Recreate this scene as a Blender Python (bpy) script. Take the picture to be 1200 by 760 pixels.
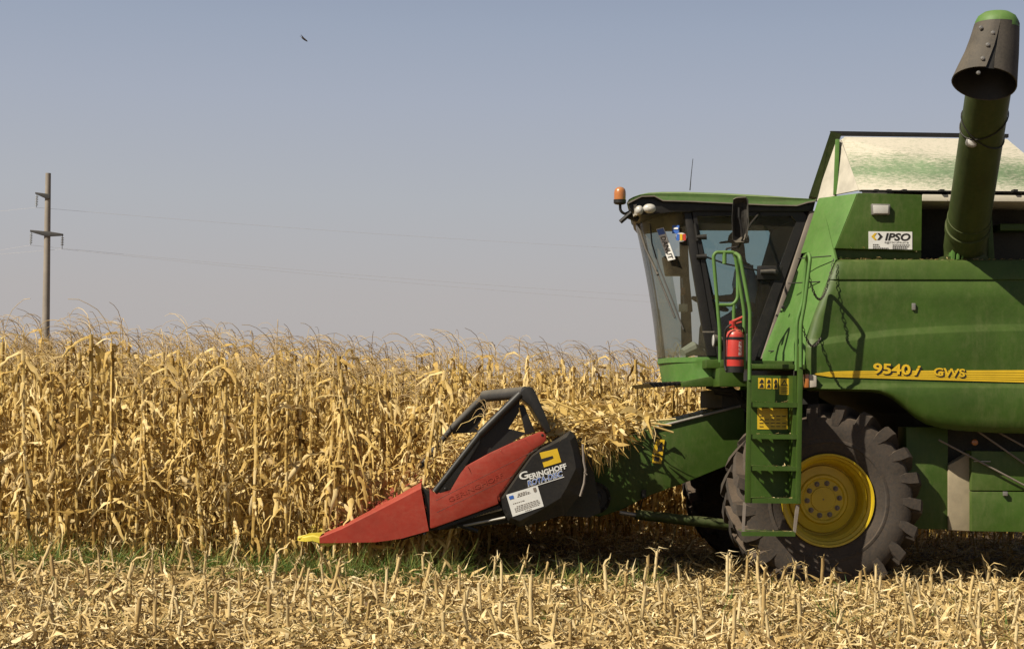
import bpy, bmesh, math, random
import numpy as np
from mathutils import Vector, Matrix

random.seed(7)
rng = np.random.default_rng(11)
R = math.radians
for o in list(bpy.data.objects):
    bpy.data.objects.remove(o)
scene = bpy.context.scene
COL = scene.collection

# ------------------------------------------------------------------ camera
CAM = Vector((0.0, 0.0, 1.65))
F_PX, W_PX, H_PX = 2000.0, 1200.0, 760.0
PITCH, ROLL = math.atan(100 / 2000), R(1.2)
FWD = Vector((0, math.cos(PITCH), math.sin(PITCH)))
X0 = Vector((1, 0, 0)); Z0 = X0.cross(FWD)
XC = X0 * math.cos(ROLL) + Z0 * math.sin(ROLL)
YC = -X0 * math.sin(ROLL) + Z0 * math.cos(ROLL)
cam_data = bpy.data.cameras.new('camera')
cam_data.sensor_width = 36.0
cam_data.lens = F_PX * 36.0 / W_PX
cam_data.clip_start = 0.1
cam_data.clip_end = 3000
cam = bpy.data.objects.new('camera', cam_data)
COL.objects.link(cam)
M4 = Matrix(((XC.x, YC.x, -FWD.x, CAM.x), (XC.y, YC.y, -FWD.y, CAM.y), (XC.z, YC.z, -FWD.z, CAM.z), (0, 0, 0, 1)))
cam.matrix_world = M4
scene.camera = cam

# ------------------------------------------------------------------ light
MR = R(2.4)                                   # heading of the machine
UX = Vector((math.cos(MR), math.sin(MR), 0)); UY = Vector((-math.sin(MR), math.cos(MR), 0))
SUN = (UX * 0.69 + UY * 0.45 + Vector((0, 0, -0.78))).normalized()    # travel direction of the light
SUN_EL = math.asin(-SUN.z)
SUN_AZ = math.atan2(-SUN.x, -SUN.y)           # azimuth of the sun, from +Y clockwise
world = bpy.data.worlds.new('World'); scene.world = world
world.use_nodes = True
wn, wl = world.node_tree.nodes, world.node_tree.links
bg = wn['Background']
sky = wn.new('ShaderNodeTexSky'); sky.sky_type = 'NISHITA'; sky.sun_disc = False
sky.sun_elevation = SUN_EL; sky.sun_rotation = SUN_AZ
sky.air_density = 1.0; sky.dust_density = 3.0; sky.ozone_density = 1.0
tc = wn.new('ShaderNodeTexCoord'); sp = wn.new('ShaderNodeSeparateXYZ')
wl.new(tc.outputs['Generated'], sp.inputs[0])
ramp = wn.new('ShaderNodeValToRGB')
wl.new(sp.outputs['Z'], ramp.inputs[0])
el = ramp.color_ramp.elements
el[0].position = 0.0; el[0].color = (4.95, 4.60, 4.50, 1)
el[1].position = 1.0; el[1].color = (0.40, 0.70, 1.25, 1)
for p_, c_ in ((0.0655, (4.85, 4.57, 4.58)), (0.12, (4.56, 4.66, 4.99)), (0.178, (4.0, 4.32, 5.15)), (0.22, (3.45, 3.92, 4.92)), (0.26, (2.8, 3.3, 4.4)), (0.42, (0.85, 1.3, 2.1))):
    e = el.new(p_); e.color = (*c_, 1)
mixs = wn.new('ShaderNodeMix'); mixs.data_type = 'RGBA'; mixs.inputs[0].default_value = 0.88
wl.new(sky.outputs[0], mixs.inputs[6]); wl.new(ramp.outputs[0], mixs.inputs[7])
wl.new(mixs.outputs[2], bg.inputs[0])
bg.inputs[1].default_value = 0.066
sun_data = bpy.data.lights.new('sun', 'SUN')
sun_data.energy = 5.0; sun_data.angle = R(0.5); sun_data.color = (1.0, 0.925, 0.78)
sun = bpy.data.objects.new('sun', sun_data); COL.objects.link(sun)
sun.rotation_euler = SUN.to_track_quat('-Z', 'Y').to_euler()
sun.location = (-8, -4, 14)
scene.view_settings.view_transform = 'Standard'
scene.view_settings.look = 'None'
scene.view_settings.gamma = 1.0
scene.view_settings.exposure = 0.6
scene.view_settings.use_curve_mapping = False
scene.cycles.max_bounces = 6
scene.cycles.transparent_max_bounces = 12

# ------------------------------------------------------------------ frames
ORG = Vector((2.963, 16.0, 0.0))              # machine frame: x rearward, y away from the camera, z up


def ray(px, py):
    return (FWD + XC * ((px - 600) / F_PX) + YC * ((380 - py) / F_PX))


def P(px, py, d):
    """point of the machine's plane y=d that the photo shows at a pixel, in the machine frame"""
    r = ray(px, py)
    t = (d - (CAM - ORG).dot(UY)) / r.dot(UY)
    q = CAM + r * t - ORG
    return Vector((q.dot(UX), q.dot(UY), q.z))


def at_y(px, py, Y):
    r = ray(px, py)
    return CAM + r * ((Y - CAM.y) / r.y)


def to_world(q):
    return ORG + UX * q[0] + UY * q[1] + Vector((0, 0, q[2]))


def ground_z(x, y):
    t = np.clip((np.asarray(y, float) - 16.2) / 6.0, 0, 1)
    a = 0.20 * t * t * (3 - 2 * t)
    s = np.clip((-np.asarray(x, float) - 0.3) / 5.0, 0, 1)
    near = np.clip((np.asarray(y, float) - 12.0) / 4.0, 0, 1)
    u = np.clip((15.75 - np.asarray(y, float)) / 0.9, 0, 1)
    return a + 0.09 * u * u * (3 - 2 * u) + 0.12 * s * s * (3 - 2 * s) * near


# ------------------------------------------------------------------ materials
ALB = 0.76                                    # base colours relative to the brightest sunlit sample


def ramp_node(nt, fac, stops):
    n = nt.nodes.new('ShaderNodeValToRGB')
    nt.links.new(fac, n.inputs[0])
    e = n.color_ramp.elements
    e[0].position, e[0].color = stops[0][0], (*stops[0][1], 1)
    e[1].position, e[1].color = stops[-1][0], (*stops[-1][1], 1)
    for p, c in stops[1:-1]:
        k = e.new(p); k.color = (*c, 1)
    return n.outputs[0]


def noise(nt, scale, detail=4, rough=0.55, vec=None):
    n = nt.nodes.new('ShaderNodeTexNoise')
    n.inputs['Scale'].default_value = scale; n.inputs['Detail'].default_value = detail
    n.inputs['Roughness'].default_value = rough
    if vec is None:
        t = nt.nodes.new('ShaderNodeTexCoord'); vec = t.outputs['Object']
    nt.links.new(vec, n.inputs['Vector'])
    return n.outputs['Fac']


def math_node(nt, op, a, b=None, clamp=False):
    n = nt.nodes.new('ShaderNodeMath'); n.operation = op; n.use_clamp = clamp
    for i, x in enumerate((a, b)):
        if x is None: continue
        if isinstance(x, (int, float)): n.inputs[i].default_value = x
        else: nt.links.new(x, n.inputs[i])
    return n.outputs[0]


def mixc(nt, fac, a, b):
    n = nt.nodes.new('ShaderNodeMix'); n.data_type = 'RGBA'
    for i, x in ((0, fac), (6, a), (7, b)):
        if isinstance(x, (int, float)): n.inputs[i].default_value = x
        elif isinstance(x, tuple): n.inputs[i].default_value = (*x, 1)
        else: nt.links.new(x, n.inputs[i])
    return n.outputs[2]


def paint(name, base, rough=0.4, metal=0.0, vary=0.12, dust=0.15, dust_col=(0.42, 0.34, 0.22), up=0.5,
          bump=0.0, coat=0.0, wave=0.0, nscale=6.0, heavy=None, stretch=None, spec=0.5, grade=None):
    base = tuple(c * ALB for c in base); dust_col = tuple(c * ALB for c in dust_col)
    m = bpy.data.materials.new(name); m.use_nodes = True
    nt = m.node_tree; b = nt.nodes['Principled BSDF']
    b.inputs['Specular IOR Level'].default_value = spec
    n1 = noise(nt, nscale, 6, 0.6)
    n2 = noise(nt, nscale * 9, 5, 0.7)
    dark = tuple(c * (1 - vary * 1.6) for c in base); lite = tuple(min(1, c * (1 + vary)) for c in base)
    c = ramp_node(nt, n1, [(0.3, dark), (0.7, lite)])
    g = nt.nodes.new('ShaderNodeNewGeometry'); s = nt.nodes.new('ShaderNodeSeparateXYZ')
    nt.links.new(g.outputs['Normal'], s.inputs[0])
    upf = math_node(nt, 'MULTIPLY', math_node(nt, 'MAXIMUM', s.outputs['Z'], 0.0), up)
    d = math_node(nt, 'ADD', math_node(nt, 'MULTIPLY', n2, dust * 1.4), math_node(nt, 'MULTIPLY', upf, n1))
    if heavy:
        vec = None
        if stretch:
            mp = nt.nodes.new('ShaderNodeMapping'); mp.inputs['Scale'].default_value = stretch
            nt.links.new(nt.nodes.new('ShaderNodeTexCoord').outputs['Object'], mp.inputs[0]); vec = mp.outputs[0]
        big = noise(nt, 0.9, 4, 0.6, vec)
        fine = noise(nt, heavy[0], 9, 0.78, vec)
        hv = math_node(nt, 'ADD', math_node(nt, 'MULTIPLY', big, 0.5), math_node(nt, 'MULTIPLY', fine, 0.5))
        if grade:                                     # chaff dust settles along the fold at the bottom and under the rim
            mr = nt.nodes.new('ShaderNodeMapRange'); sx = nt.nodes.new('ShaderNodeSeparateXYZ')
            nt.links.new(nt.nodes.new('ShaderNodeTexCoord').outputs['Object'], sx.inputs[0])
            nt.links.new(sx.outputs['Z'], mr.inputs[0]); mr.inputs[1].default_value, mr.inputs[2].default_value = grade
            gr = ramp_node(nt, mr.outputs[0], [(0.0, (.64, .64, .64)), (0.12, (.55, .55, .55)), (0.45, (.475, .475, .475)), (0.62, (.515, .515, .515)), (0.8, (.575, .575, .575)), (1.0, (.60, .60, .60))])
            hv = math_node(nt, 'ADD', hv, math_node(nt, 'SUBTRACT', gr, 0.5))
        d = math_node(nt, 'ADD', d, math_node(nt, 'MULTIPLY', ramp_node(nt, hv, [(heavy[1], (0, 0, 0)), (heavy[2], (1, 1, 1))]), heavy[3]))
    d = math_node(nt, 'ADD', d, -0.35 * dust, clamp=True)
    c = mixc(nt, d, c, dust_col)
    nt.links.new(c, b.inputs['Base Color'])
    rr = math_node(nt, 'ADD', math_node(nt, 'MULTIPLY', d, 0.6), rough, clamp=True)
    nt.links.new(rr, b.inputs['Roughness'])
    b.inputs['Metallic'].default_value = metal
    b.inputs['Coat Weight'].default_value = coat
    if wave:
        bn = nt.nodes.new('ShaderNodeBump'); bn.inputs['Strength'].default_value = wave; bn.inputs['Distance'].default_value = 0.05
        nt.links.new(noise(nt, 2.2, 2, 0.5), bn.inputs['Height']); nt.links.new(bn.outputs[0], b.inputs['Normal'])
    if bump:
        bn = nt.nodes.new('ShaderNodeBump'); bn.inputs['Strength'].default_value = bump
        bn.inputs['Distance'].default_value = 0.01
        nt.links.new(n2, bn.inputs['Height']); nt.links.new(bn.outputs[0], b.inputs['Normal'])
    return m


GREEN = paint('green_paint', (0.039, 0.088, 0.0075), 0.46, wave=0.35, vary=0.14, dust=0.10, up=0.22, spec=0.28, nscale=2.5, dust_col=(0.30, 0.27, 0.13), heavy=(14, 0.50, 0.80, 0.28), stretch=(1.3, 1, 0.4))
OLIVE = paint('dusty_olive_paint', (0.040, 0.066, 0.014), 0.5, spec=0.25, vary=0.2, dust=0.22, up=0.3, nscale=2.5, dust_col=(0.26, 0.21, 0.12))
GREEN_LIT_DUSTY = paint('lit_dusty_green_paint', (0.078, 0.200, 0.032), 0.5, vary=0.12, dust=0.14, up=0.2, nscale=3, spec=0.3, heavy=(14, 0.5, 0.8, 0.2), stretch=(1, 1, 0.5))  # dusty green made lighter, with sun brightness put into its colour
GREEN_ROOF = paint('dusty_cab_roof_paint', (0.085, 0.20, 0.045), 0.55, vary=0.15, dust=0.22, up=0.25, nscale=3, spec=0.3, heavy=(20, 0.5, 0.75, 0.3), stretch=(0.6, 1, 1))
DUSTY_ROOF = paint('dust_caked_green_paint', (0.10, 0.19, 0.075), 0.75, vary=0.2, dust=0.3, up=0.05, dust_col=(0.60, 0.54, 0.43), nscale=3.0,
                   heavy=(60.0, 0.485, 0.61, 0.85), stretch=(0.3, 1, 1), grade=(3.80, 4.40))
CHALK = paint('pale_dusty_panel', (0.55, 0.50, 0.41), 0.8, vary=0.15, dust=0.3, dust_col=(0.62, 0.56, 0.46))
RED = paint('red_plastic', (0.335, 0.029, 0.015), 0.5, vary=0.12, dust=0.16, up=0.2, dust_col=(0.46, 0.22, 0.14), nscale=3, spec=0.3, heavy=(18, 0.48, 0.75, 0.30), stretch=(0.6, 1, 1))
RED_EXT = paint('red_enamel', (0.55, 0.028, 0.02), 0.3, vary=0.08, dust=0.10)
BLACK = paint('black_sheet', (0.012, 0.012, 0.013), 0.45, spec=0.3, heavy=(16, 0.52, 0.8, 0.08), vary=0.2, dust=0.05, up=0.12)
RUBBER = paint('black_rubber', (0.035, 0.033, 0.031), 0.75, vary=0.25, dust=0.16, bump=0.2)
TYRE = paint('tyre_rubber', (0.034, 0.030, 0.027), 0.85, vary=0.3, dust=0.36, up=0.4, dust_col=(0.25, 0.165, 0.095), bump=0.35, nscale=4)
BOOT = paint('boot_rubber', (0.032, 0.027, 0.025), 0.7, vary=0.25, dust=0.16, bump=0.25)
YELLOW = paint('yellow_paint', (0.70, 0.49, 0.006), 0.4, vary=0.1, dust=0.12, dust_col=(0.45, 0.33, 0.12), nscale=4)
YELLOW_TIP = paint('yellow_plastic', (0.85, 0.66, 0.06), 0.45, vary=0.08, dust=0.08)
STICKER_Y = paint('yellow_sticker', (0.78, 0.50, 0.015), 0.45, vary=0.08, dust=0.06)
WHITE = paint('white_print', (0.78, 0.77, 0.73), 0.55, vary=0.05, dust=0.06)
BLACK_INK = paint('black_print', (0.015, 0.014, 0.013), 0.5, vary=0.05, dust=0.02)
BLUE_INK = paint('blue_print', (0.03, 0.13, 0.50), 0.5, vary=0.05, dust=0.03)
RED_INK = paint('red_print', (0.60, 0.05, 0.03), 0.5, vary=0.05, dust=0.03)
STEEL = paint('bare_steel', (0.42, 0.40, 0.37), 0.4, metal=0.7, vary=0.2, dust=0.2)
GREY = paint('grey_trim', (0.20, 0.165, 0.14), 0.65, vary=0.15, dust=0.25)
BEIGE = paint('beige_dusty_door', (0.33, 0.27, 0.17), 0.7, vary=0.15, dust=0.3)
LENS = paint('clear_lens', (0.62, 0.60, 0.56), 0.25, vary=0.08, dust=0.2, coat=0.5)
AMBER = paint('amber_lens', (0.48, 0.15, 0.025), 0.25, vary=0.08, dust=0.15, coat=0.5)
DARK = paint('dark_underbody', (0.02, 0.022, 0.017), 0.8, vary=0.3, dust=0.12)
LINER = paint('cab_liner', (0.035, 0.033, 0.03), 0.8, vary=0.1, dust=0.1)
SEAT = paint('seat_cloth', (0.03, 0.035, 0.045), 0.9, vary=0.15, dust=0.08)
SHIRT = paint('blue_shirt', (0.45, 0.56, 0.70), 0.9, vary=0.1, dust=0.05)
JEANS = paint('blue_trousers', (0.06, 0.12, 0.28), 0.9, vary=0.15, dust=0.05)
SKIN = paint('skin', (0.32, 0.17, 0.11), 0.6, vary=0.06, dust=0.02)
CAP = paint('dark_cap', (0.02, 0.02, 0.022), 0.9, vary=0.1, dust=0.05)
CONCRETE = paint('weathered_pole', (0.30, 0.26, 0.22), 0.85, vary=0.15, dust=0.2, bump=0.2, nscale=1.2)
IRON = paint('dark_iron', (0.03, 0.03, 0.033), 0.7, vary=0.2, dust=0.1)
GLAZE = paint('glass_insulator', (0.20, 0.22, 0.24), 0.25, vary=0.1, dust=0.1)
WIRE = paint('wire', (0.62, 0.60, 0.60), 0.6, vary=0.1, dust=0.05)
FEATHER = paint('brown_feathers', (0.05, 0.035, 0.03), 0.9, vary=0.2, dust=0.05)


def glass_mat(name, tint, dust, dust_col=(0.42, 0.36, 0.26), dscale=3.0):
    m = bpy.data.materials.new(name); m.use_nodes = True
    nt = m.node_tree; out = nt.nodes['Material Output']; nt.nodes.remove(nt.nodes['Principled BSDF'])
    tr = nt.nodes.new('ShaderNodeBsdfTransparent'); tr.inputs[0].default_value = (*tint, 1)
    gl = nt.nodes.new('ShaderNodeBsdfGlossy'); gl.inputs['Roughness'].default_value = 0.04
    lw = nt.nodes.new('ShaderNodeLayerWeight'); lw.inputs[0].default_value = 0.12
    m1 = nt.nodes.new('ShaderNodeMixShader')
    nt.links.new(math_node(nt, 'MULTIPLY', lw.outputs['Fresnel'], 0.8), m1.inputs[0])
    nt.links.new(tr.outputs[0], m1.inputs[1]); nt.links.new(gl.outputs[0], m1.inputs[2])
    df = nt.nodes.new('ShaderNodeBsdfDiffuse'); df.inputs[0].default_value = (*dust_col, 1)
    m2 = nt.nodes.new('ShaderNodeMixShader')
    n = noise(nt, dscale, 6, 0.65)
    f = math_node(nt, 'MULTIPLY', ramp_node(nt, n, [(0.3, (0.3, 0.3, 0.3)), (0.7, (1, 1, 1))]), dust)
    nt.links.new(f, m2.inputs[0]); nt.links.new(m1.outputs[0], m2.inputs[1]); nt.links.new(df.outputs[0], m2.inputs[2])
    nt.links.new(m2.outputs[0], out.inputs[0])
    return m


GLASS_DOOR = glass_mat('tinted_door_glass', (0.76, 0.82, 0.83), 0.05)
GLASS_FAR = glass_mat('tinted_far_glass', (0.68, 0.78, 0.78), 0.04)
GLASS_WIND = glass_mat('dusty_windscreen', (0.56, 0.62, 0.60), 0.16, dust_col=(0.30, 0.25, 0.16))


def dry_mat(name, stops, transl=0.25, rough=0.65, use_obj=True):
    stops = [(p, tuple(v * ALB for v in c)) for p, c in stops]
    m = bpy.data.materials.new(name); m.use_nodes = True
    nt = m.node_tree; out = nt.nodes['Material Output']; b = nt.nodes['Principled BSDF']
    a = nt.nodes.new('ShaderNodeAttribute'); a.attribute_name = 'tint'
    fac = a.outputs['Fac']
    n = noise(nt, 30, 3, 0.6)
    fac = math_node(nt, 'ADD', fac, math_node(nt, 'MULTIPLY', math_node(nt, 'SUBTRACT', n, 0.5), 0.5))
    if use_obj:
        oi = nt.nodes.new('ShaderNodeObjectInfo')
        fac = math_node(nt, 'ADD', fac, math_node(nt, 'MULTIPLY', math_node(nt, 'SUBTRACT', oi.outputs['Random'], 0.5), 0.25))
    c = ramp_node(nt, fac, stops)
    nt.links.new(c, b.inputs['Base Color']); b.inputs['Roughness'].default_value = rough
    b.inputs['Specular IOR Level'].default_value = 0.3
    if transl:
        t = nt.nodes.new('ShaderNodeBsdfTranslucent'); nt.links.new(c, t.inputs[0])
        mx = nt.nodes.new('ShaderNodeMixShader'); mx.inputs[0].default_value = transl
        nt.links.new(b.outputs[0], mx.inputs[1]); nt.links.new(t.outputs[0], mx.inputs[2])
        nt.links.new(mx.outputs[0], out.inputs[0])
    return m


DRY_LEAF = dry_mat('dry_corn_leaf', [(0.0, (0.19, 0.10, 0.022)), (0.28, (0.43, 0.26, 0.065)), (0.62, (0.73, 0.50, 0.150)), (1.0, (0.95, 0.74, 0.37))], 0.25)
DRY_STALK = dry_mat('dry_corn_stalk', [(0.0, (0.24, 0.13, 0.025)), (0.5, (0.50, 0.32, 0.07)), (1.0, (0.66, 0.46, 0.15))], 0)
DRY_TASSEL = dry_mat('dry_tassel', [(0.0, (0.24, 0.14, 0.05)), (0.5, (0.56, 0.39, 0.18)), (1.0, (0.74, 0.56, 0.30))], 0)
HUSK = dry_mat('dry_husk', [(0.0, (0.34, 0.21, 0.08)), (0.6, (0.58, 0.41, 0.17)), (1.0, (0.74, 0.58, 0.32))], 0.1)
LITTER = dry_mat('dry_litter', [(0.0, (0.15, 0.085, 0.03)), (0.33, (0.44, 0.29, 0.10)), (0.7, (0.74, 0.53, 0.225)), (1.0, (0.93, 0.75, 0.43))], 0.1, use_obj=False)
GRASS = dry_mat('green_grass', [(0.0, (0.05, 0.105, 0.015)), (0.6, (0.14, 0.22, 0.035)), (1.0, (0.42, 0.38, 0.10))], 0.25, use_obj=False)
STUMP = dry_mat('cut_stump', [(0.0, (0.26, 0.15, 0.06)), (0.5, (0.54, 0.38, 0.15)), (1.0, (0.72, 0.57, 0.31))], 0)


def soil_mat():
    m = bpy.data.materials.new('litter_covered_soil'); m.use_nodes = True
    nt = m.node_tree; b = nt.nodes['Principled BSDF']
    n1 = noise(nt, 1.2, 6, 0.6); n2 = noise(nt, 28, 8, 0.75)
    f = math_node(nt, 'ADD', math_node(nt, 'MULTIPLY', n1, 0.35), math_node(nt, 'MULTIPLY', n2, 0.75))
    c = ramp_node(nt, f, [(0.38, (0.05, 0.035, 0.02)), (0.52, (0.13, 0.087, 0.045)), (0.68, (0.30, 0.22, 0.115))])
    nt.links.new(c, b.inputs['Base Color']); b.inputs['Roughness'].default_value = 0.95
    bn = nt.nodes.new('ShaderNodeBump'); bn.inputs['Strength'].default_value = 0.8; bn.inputs['Distance'].default_value = 0.04
    nt.links.new(n2, bn.inputs['Height']); nt.links.new(bn.outputs[0], b.inputs['Normal'])
    return m


SOIL = soil_mat()


# ------------------------------------------------------------------ mesh helpers
def frame_of(d):
    d = Vector(d).normalized()
    a = Vector((0, 0, 1)) if abs(d.z) < 0.9 else Vector((1, 0, 0))
    u = d.cross(a).normalized(); w = u.cross(d).normalized()
    return u, w


class MB:
    def __init__(self):
        self.v, self.f, self.m, self.t = [], [], [], []

    def add(self, vs, fs, mi=0, tint=0.5):
        k = len(self.v)
        self.v += [tuple(p) for p in vs]
        for f in fs:
            self.f.append([k + i for i in f]); self.m.append(mi); self.t.append(tint)

    def box(self, a, b, mi=0):
        (x0, y0, z0), (x1, y1, z1) = a, b
        x0, x1 = sorted((x0, x1)); y0, y1 = sorted((y0, y1)); z0, z1 = sorted((z0, z1))
        vs = [(x0, y0, z0), (x1, y0, z0), (x1, y1, z0), (x0, y1, z0), (x0, y0, z1), (x1, y0, z1), (x1, y1, z1), (x0, y1, z1)]
        self.add(vs, [(0, 3, 2, 1), (4, 5, 6, 7), (0, 1, 5, 4), (1, 2, 6, 5), (2, 3, 7, 6), (3, 0, 4, 7)], mi)

    def rings(self, rings, closed=True, caps=True, mi=0, tint=0.5):
        n = len(rings[0]); vs = [p for r in rings for p in r]; fs = []
        for i in range(len(rings) - 1):
            for j in range(n if closed else n - 1):
                a = i * n + j; b = i * n + (j + 1) % n
                fs.append((a, b, b + n, a + n))
        if caps and closed:
            fs.append(tuple(range(n))[::-1]); fs.append(tuple((len(rings) - 1) * n + j for j in range(n)))
        self.add(vs, fs, mi, tint)

    def pipe(self, pts, r, n=10, mi=0, tint=0.5, caps=True):
        pts = [Vector(p) for p in pts]
        rs = r if isinstance(r, (list, tuple)) else [r] * len(pts)
        u, w = frame_of(pts[1] - pts[0]); out = []
        for i, p in enumerate(pts):
            if i == 0: d = pts[1] - p
            elif i == len(pts) - 1: d = p - pts[i - 1]
            else: d = (pts[i + 1] - p).normalized() + (p - pts[i - 1]).normalized()
            if d.length < 1e-9: d = pts[i] - pts[i - 1]
            d.normalize()
            u = (u - d * u.dot(d)).normalized(); w = d.cross(u)
            out.append([p + (u * math.cos(a) + w * math.sin(a)) * rs[i] for a in (2 * math.pi * k / n for k in range(n))])
        self.rings(out, True, caps, mi, tint)

    def smooth_pipe(self, pts, r, n=10, rad=0.05, mi=0):
        """pipe with rounded bends"""
        pts = [Vector(p) for p in pts]; out = [pts[0]]
        for i in range(1, len(pts) - 1):
            a, b, c = pts[i - 1], pts[i], pts[i + 1]
            ra = min(rad, (a - b).length * .45, (c - b).length * .45)
            p0 = b + (a - b).normalized() * ra; p1 = b + (c - b).normalized() * ra
            for t in (0, .25, .5, .75, 1):
                out.append(p0 * (1 - t) ** 2 + b * 2 * t * (1 - t) + p1 * t * t)
        out.append(pts[-1]); self.pipe(out, r, n, mi)

    def prism(self, front, off, mi=0):
        front = [Vector(p) for p in front]; off = Vector(off); n = len(front)
        vs = front + [p + off for p in front]
        fs = [tuple(range(n)), tuple(range(2 * n - 1, n - 1, -1))]
        fs += [(i, i + n, (i + 1) % n + n, (i + 1) % n) for i in range(n)]
        self.add(vs, fs, mi)

    def px(self, poly, d0, d1, mi=0):
        self.prism([P(x, y, d0) for x, y in poly], (0, d1 - d0, 0), mi)

    def slab(self, pts, off, mi=0):
        self.prism([P(*p) for p in pts], off, mi)

    def lathe(self, prof, c, n=48, mi=0, axis='y', a0=0.0, caps=True):
        c = Vector(c); rs = []
        for r, h in prof:
            ring = []
            for k in range(n):
                a = a0 + 2 * math.pi * k / n
                if axis == 'y': ring.append(c + Vector((r * math.cos(a), h, r * math.sin(a))))
                else: ring.append(c + Vector((r * math.cos(a), r * math.sin(a), h)))
            rs.append(ring)
        self.rings(rs, True, caps, mi)

    def build(self, name, mat, parent=None, bevel=0.0, smooth=True, ang=32, tint=False):
        me = bpy.data.meshes.new(name)
        me.from_pydata(self.v, [], self.f)
        for m in (mat if isinstance(mat, (list, tuple)) else [mat]): me.materials.append(m)
        me.polygons.foreach_set('material_index', self.m)
        if tint:
            at = me.attributes.new('tint', 'FLOAT', 'FACE'); at.data.foreach_set('value', self.t)
        bm = bmesh.new(); bm.from_mesh(me)
        bmesh.ops.recalc_face_normals(bm, faces=bm.faces)
        if bevel:
            es = [e for e in bm.edges if len(e.link_faces) == 2 and e.calc_face_angle(0) > R(25)]
            bmesh.ops.bevel(bm, geom=es, offset=bevel, segments=2, profile=0.6, affect='EDGES', clamp_overlap=True)
        if smooth:
            for f in bm.faces: f.smooth = True
            for e in bm.edges:
                if len(e.link_faces) != 2 or e.calc_face_angle(0) > R(ang): e.smooth = False
        bm.to_mesh(me); bm.free()
        o = bpy.data.objects.new(name, me); COL.objects.link(o)
        if parent: o.parent = parent
        return o


def empty(name, loc=(0, 0, 0), rz=0.0, parent=None, label=None, cat=None, group=None):
    o = bpy.data.objects.new(name, None); COL.objects.link(o)
    o.empty_display_size = 0.2
    o.location = loc; o.rotation_euler = (0, 0, rz)
    if parent: o.parent = parent
    if label: tag(o, label, cat, group)
    return o


def tag(o, label=None, cat=None, group=None, kind=None):
    if label: o['label'] = label
    if cat: o['category'] = cat
    if group: o['group'] = group
    if kind: o['kind'] = kind
    return o


def text(body, p0, p1, hpx, mat, parent, d, name='lettering', bold=0.0, shear=0.0, depth=0.001, mapper=None):
    """lettering on the machine plane y=d, its baseline running from pixel p0 to pixel p1, cap height hpx pixels"""
    cu = bpy.data.curves.new(name, 'FONT'); cu.body = body; cu.size = 1.0; cu.offset = bold; cu.shear = shear
    cu.resolution_u = 3
    ob = bpy.data.objects.new(name, cu); COL.objects.link(ob)
    bpy.context.view_layer.update()
    me = bpy.data.meshes.new_from_object(ob.evaluated_get(bpy.context.evaluated_depsgraph_get()))
    bpy.data.objects.remove(ob)
    co = np.array([v.co[:] for v in me.vertices])
    a, b = P(*p0, d), P(*p1, d)
    u = (b - a); L = u.length; u.normalize(); v = Vector((-u.z, 0, u.x))
    x0, x1 = co[:, 0].min(), co[:, 0].max()
    caph = 0.70; H = hpx * (16 + d) / F_PX
    for i, vert in enumerate(me.vertices):
        q = a + u * ((co[i, 0] - x0) / (x1 - x0) * L) + v * (co[i, 1] / caph * H)
        q.y = d
        vert.co = q
    me.materials.append(mat)
    o = bpy.data.objects.new(name, me); COL.objects.link(o); o.parent = parent
    return o


# ================================================================== SETTING
def ground():
    xs = np.concatenate([[-400, -150, -60, -25, -14], np.linspace(-9, 9, 73), [14, 25, 60, 150, 400]])
    ys = np.concatenate([[-60, -10, 4, 8], np.linspace(10, 23, 53), [26, 32, 45, 80, 150, 300, 700]])
    X, Y = np.meshgrid(xs, ys)
    Z = ground_z(X, Y)
    inner = (np.abs(X) < 9.5) & (Y > 9.5) & (Y < 23.5)
    Z = Z + np.where(inner, rng.normal(0, 0.012, X.shape), 0)
    nx = len(xs); vs = np.stack([X.ravel(), Y.ravel(), Z.ravel()], 1)
    fs = [(j * nx + i, j * nx + i + 1, (j + 1) * nx + i + 1, (j + 1) * nx + i) for j in range(len(ys) - 1) for i in range(nx - 1)]
    me = bpy.data.meshes.new('ground'); me.from_pydata(vs.tolist(), [], fs); me.materials.append(SOIL)
    for p in me.polygons: p.use_smooth = True
    o = bpy.data.objects.new('ground', me); COL.objects.link(o)
    tag(o, kind='structure')


ground()


# ------------------------------------------------------------------ maize plants (numpy strips)
class SB:
    """strip builder with a tint per face"""
    def __init__(self):
        self.v, self.f, self.t, self.n = [], [], [], 0

    def grid(self, pts, tint, close=False):
        nr, nc = pts.shape[:2]
        self.v.append(pts.reshape(-1, 3)); k = self.n
        i, j = np.meshgrid(np.arange(nr - 1), np.arange(nc if close else nc - 1), indexing='ij')
        j2 = (j + 1) % nc
        f = np.stack([k + i * nc + j, k + i * nc + j2, k + (i + 1) * nc + j2, k + (i + 1) * nc + j], -1).reshape(-1, 4)
        self.f.append(f); self.t.append(np.full(len(f), tint)); self.n += nr * nc

    def arrays(self):
        return np.concatenate(self.v), np.concatenate(self.f), np.concatenate(self.t)


def mesh_from(name, V, Fq, T, mats, mi=None, smooth=True):
    me = bpy.data.meshes.new(name)
    me.vertices.add(len(V)); me.vertices.foreach_set('co', np.asarray(V, np.float32).ravel())
    nf = len(Fq); me.loops.add(nf * 4); me.loops.foreach_set('vertex_index', np.asarray(Fq, np.int32).ravel())
    me.polygons.add(nf); me.polygons.foreach_set('loop_start', np.arange(0, nf * 4, 4, dtype=np.int32))
    me.polygons.foreach_set('loop_total', np.full(nf, 4, np.int32))
    if smooth: me.polygons.foreach_set('use_smooth', np.ones(nf, bool))
    if mi is not None: me.polygons.foreach_set('material_index', np.asarray(mi, np.int32))
    at = me.attributes.new('tint', 'FLOAT', 'FACE'); at.data.foreach_set('value', np.asarray(T, np.float32))
    for m in mats: me.materials.append(m)
    me.update(calc_edges=True)
    return me


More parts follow.
